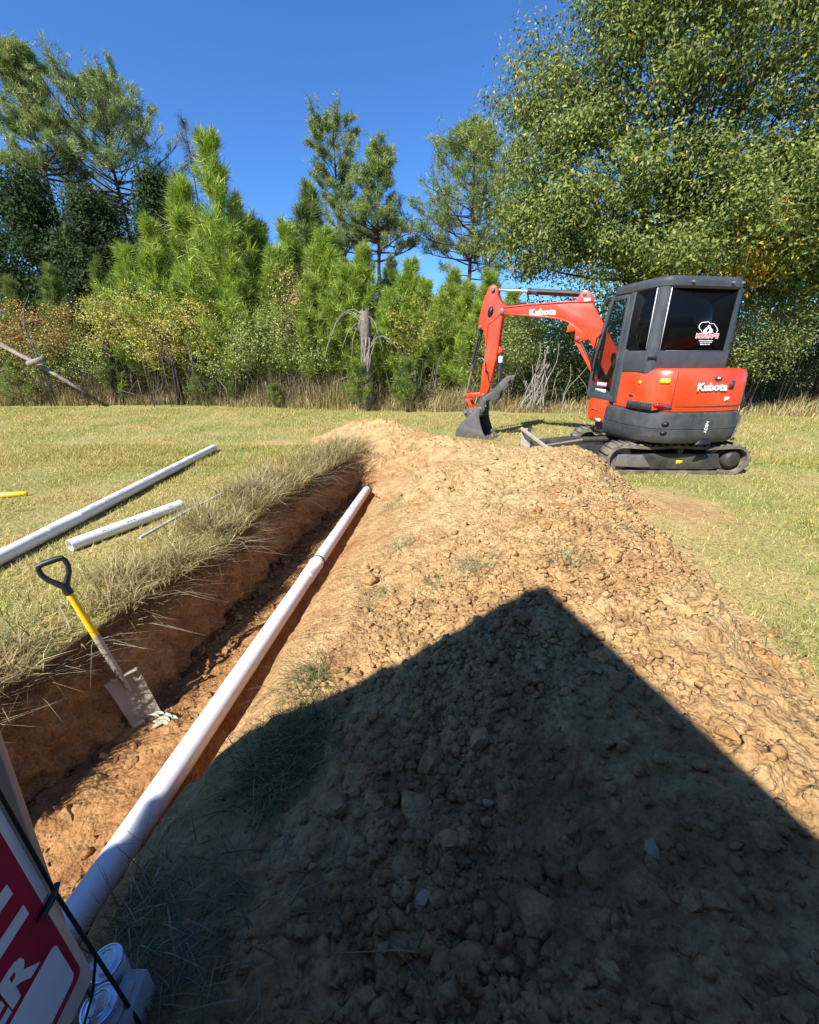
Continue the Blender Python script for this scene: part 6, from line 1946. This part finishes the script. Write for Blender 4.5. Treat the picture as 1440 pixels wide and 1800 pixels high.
# pale dead branches inside the brush
n = 0
for k in range(16):
    px = r.uniform(-5, 420); py = r.uniform(560, 690); Y = r.uniform(12.9, 13.5)
    p = np.array(at(px, py, Y)); p[2] = max(p[2], .15); d = unit(r.normal(size=3) * np.array([1, .3, .8])); L_ = r.uniform(.5, 1.3)
    e = p + d * L_; e[2] = abs(e[2]) + .05; e[1] = max(e[1], 12.8)
    g0_ = np.array([p[0], p[1] + .1, 0.0])
    mb = MB(); mb.tube([Vector((0, 0, 0)), Vector(p - g0_), Vector((p + e) / 2 + r.normal(size=3) * .08 - g0_), Vector(e - g0_)], [.013, .016, .012, .006], 6)
    o = mb.build('dead_branch', M['twig'], smooth=180, loc=g0_)
    tag(o, 'bare brown branch caught in the brush at the left of the wood edge', 'branch', 'bare branches in the brush')
# grey root tangle under the oak
x0, Y, _ = on_z(935, 722, 0)
rt = empty('vine_tangle', (x0, Y - .1, 0), 'pale tangle of hanging vine roots behind the digger bucket', 'vine')
for k in range(26):
    t = np.linspace(0, 1, 9); bx = r.normal() * .22; tx_ = r.normal() * .16 + .12; h_ = r.uniform(.7, 1.9)
    pth = np.stack([bx + (tx_ - bx) * t + .07 * np.sin(t * 9 + k), r.normal() * .12 + .05 * np.cos(t * 7 + k), t * h_], 1)
    mb = MB(); mb.tube(pth, np.linspace(.02, .009, 9) * r.uniform(.6, 1.3), 6); mb.build('root', M['vine'], rt, smooth=180)
for k in range(14):
    px = r.uniform(880, 1060); x, Y2, _ = on_z(px, 722, 0); t = np.linspace(0, 1, 7); h_ = r.uniform(.6, 1.6); lx = r.normal() * .5
    pth = np.stack([lx * t ** 1.5 + .05 * np.sin(t * 8 + k), .04 * np.cos(t * 8 + k), t * h_], 1)
    o_ = MB(); o_.tube(pth, np.linspace(.013, .005, 7), 5); o = o_.build('dry_stem', M['vine'], smooth=180, loc=(x, Y2 + .15 + .3 * r.random(), 0))
    tag(o, 'dry pale stem standing in the shade under the oak', 'stem', 'dry stems under the oak')

# ---------------------------------------------------------------- the far wood, one mass behind everything
mb = MB(); r = np.random.default_rng(99)
n = 1000
cx = r.uniform(-40, 42, n); cy = r.uniform(20, 31, n)
hgt = 3.4 + 1.4 * fbm(cx * .12, cx * 0, octv=3, seed=111) + np.where(np.abs(cx - 1.8) < 2.8, -.9, 0) + np.where(cx < -12, 2.0, 0) + np.where(cx > 9, 3.0, 0)
cz = hgt * r.random(n) ** .7
idx = np.repeat(np.arange(n), 55)
P = np.stack([cx, cy, cz], 1)[idx] + r.normal(size=(len(idx), 3)) * np.array([.75, .6, .5])
P[:, 2] = np.abs(P[:, 2])
add_leaves(mb, P, .26, .07, [(.04, .075, .024), (.07, .115, .034), (.10, .145, .04), (.15, .18, .055)], r, up=.4)
tag(mb.build('far_wood', M['leaf_matte']), 'distant green wood behind the young pines', 'wood', kind='stuff')
mb = MB(); n = 1500
cx = r.uniform(-19, 17, n); dy = r.random(n); cy = edge_y(cx) + .9 + 3.4 * dy + np.where(cx > 2.5, 1.9, 0)
hgt = (.7 + 1.2 * dy) * (1 + .5 * fbm(cx * .6, cy * .6, octv=3, seed=115))
cz = hgt * r.random(n) ** .8
idx = np.repeat(np.arange(n), 42)
P = np.stack([cx, cy, cz], 1)[idx] + r.normal(size=(len(idx), 3)) * np.array([.3, .25, .22])
P[:, 2] = np.abs(P[:, 2])
add_leaves(mb, P, .11, .026, [(.06, .085, .025), (.11, .14, .04), (.17, .18, .06), (.26, .21, .08), (.24, .15, .07), (.035, .05, .016)], r, up=.3, wts=[.24, .24, .18, .12, .08, .14])
tag(mb.build('undergrowth', M['leaf_matte']), 'tangled low undergrowth at the foot of the wood', 'undergrowth', kind='stuff')
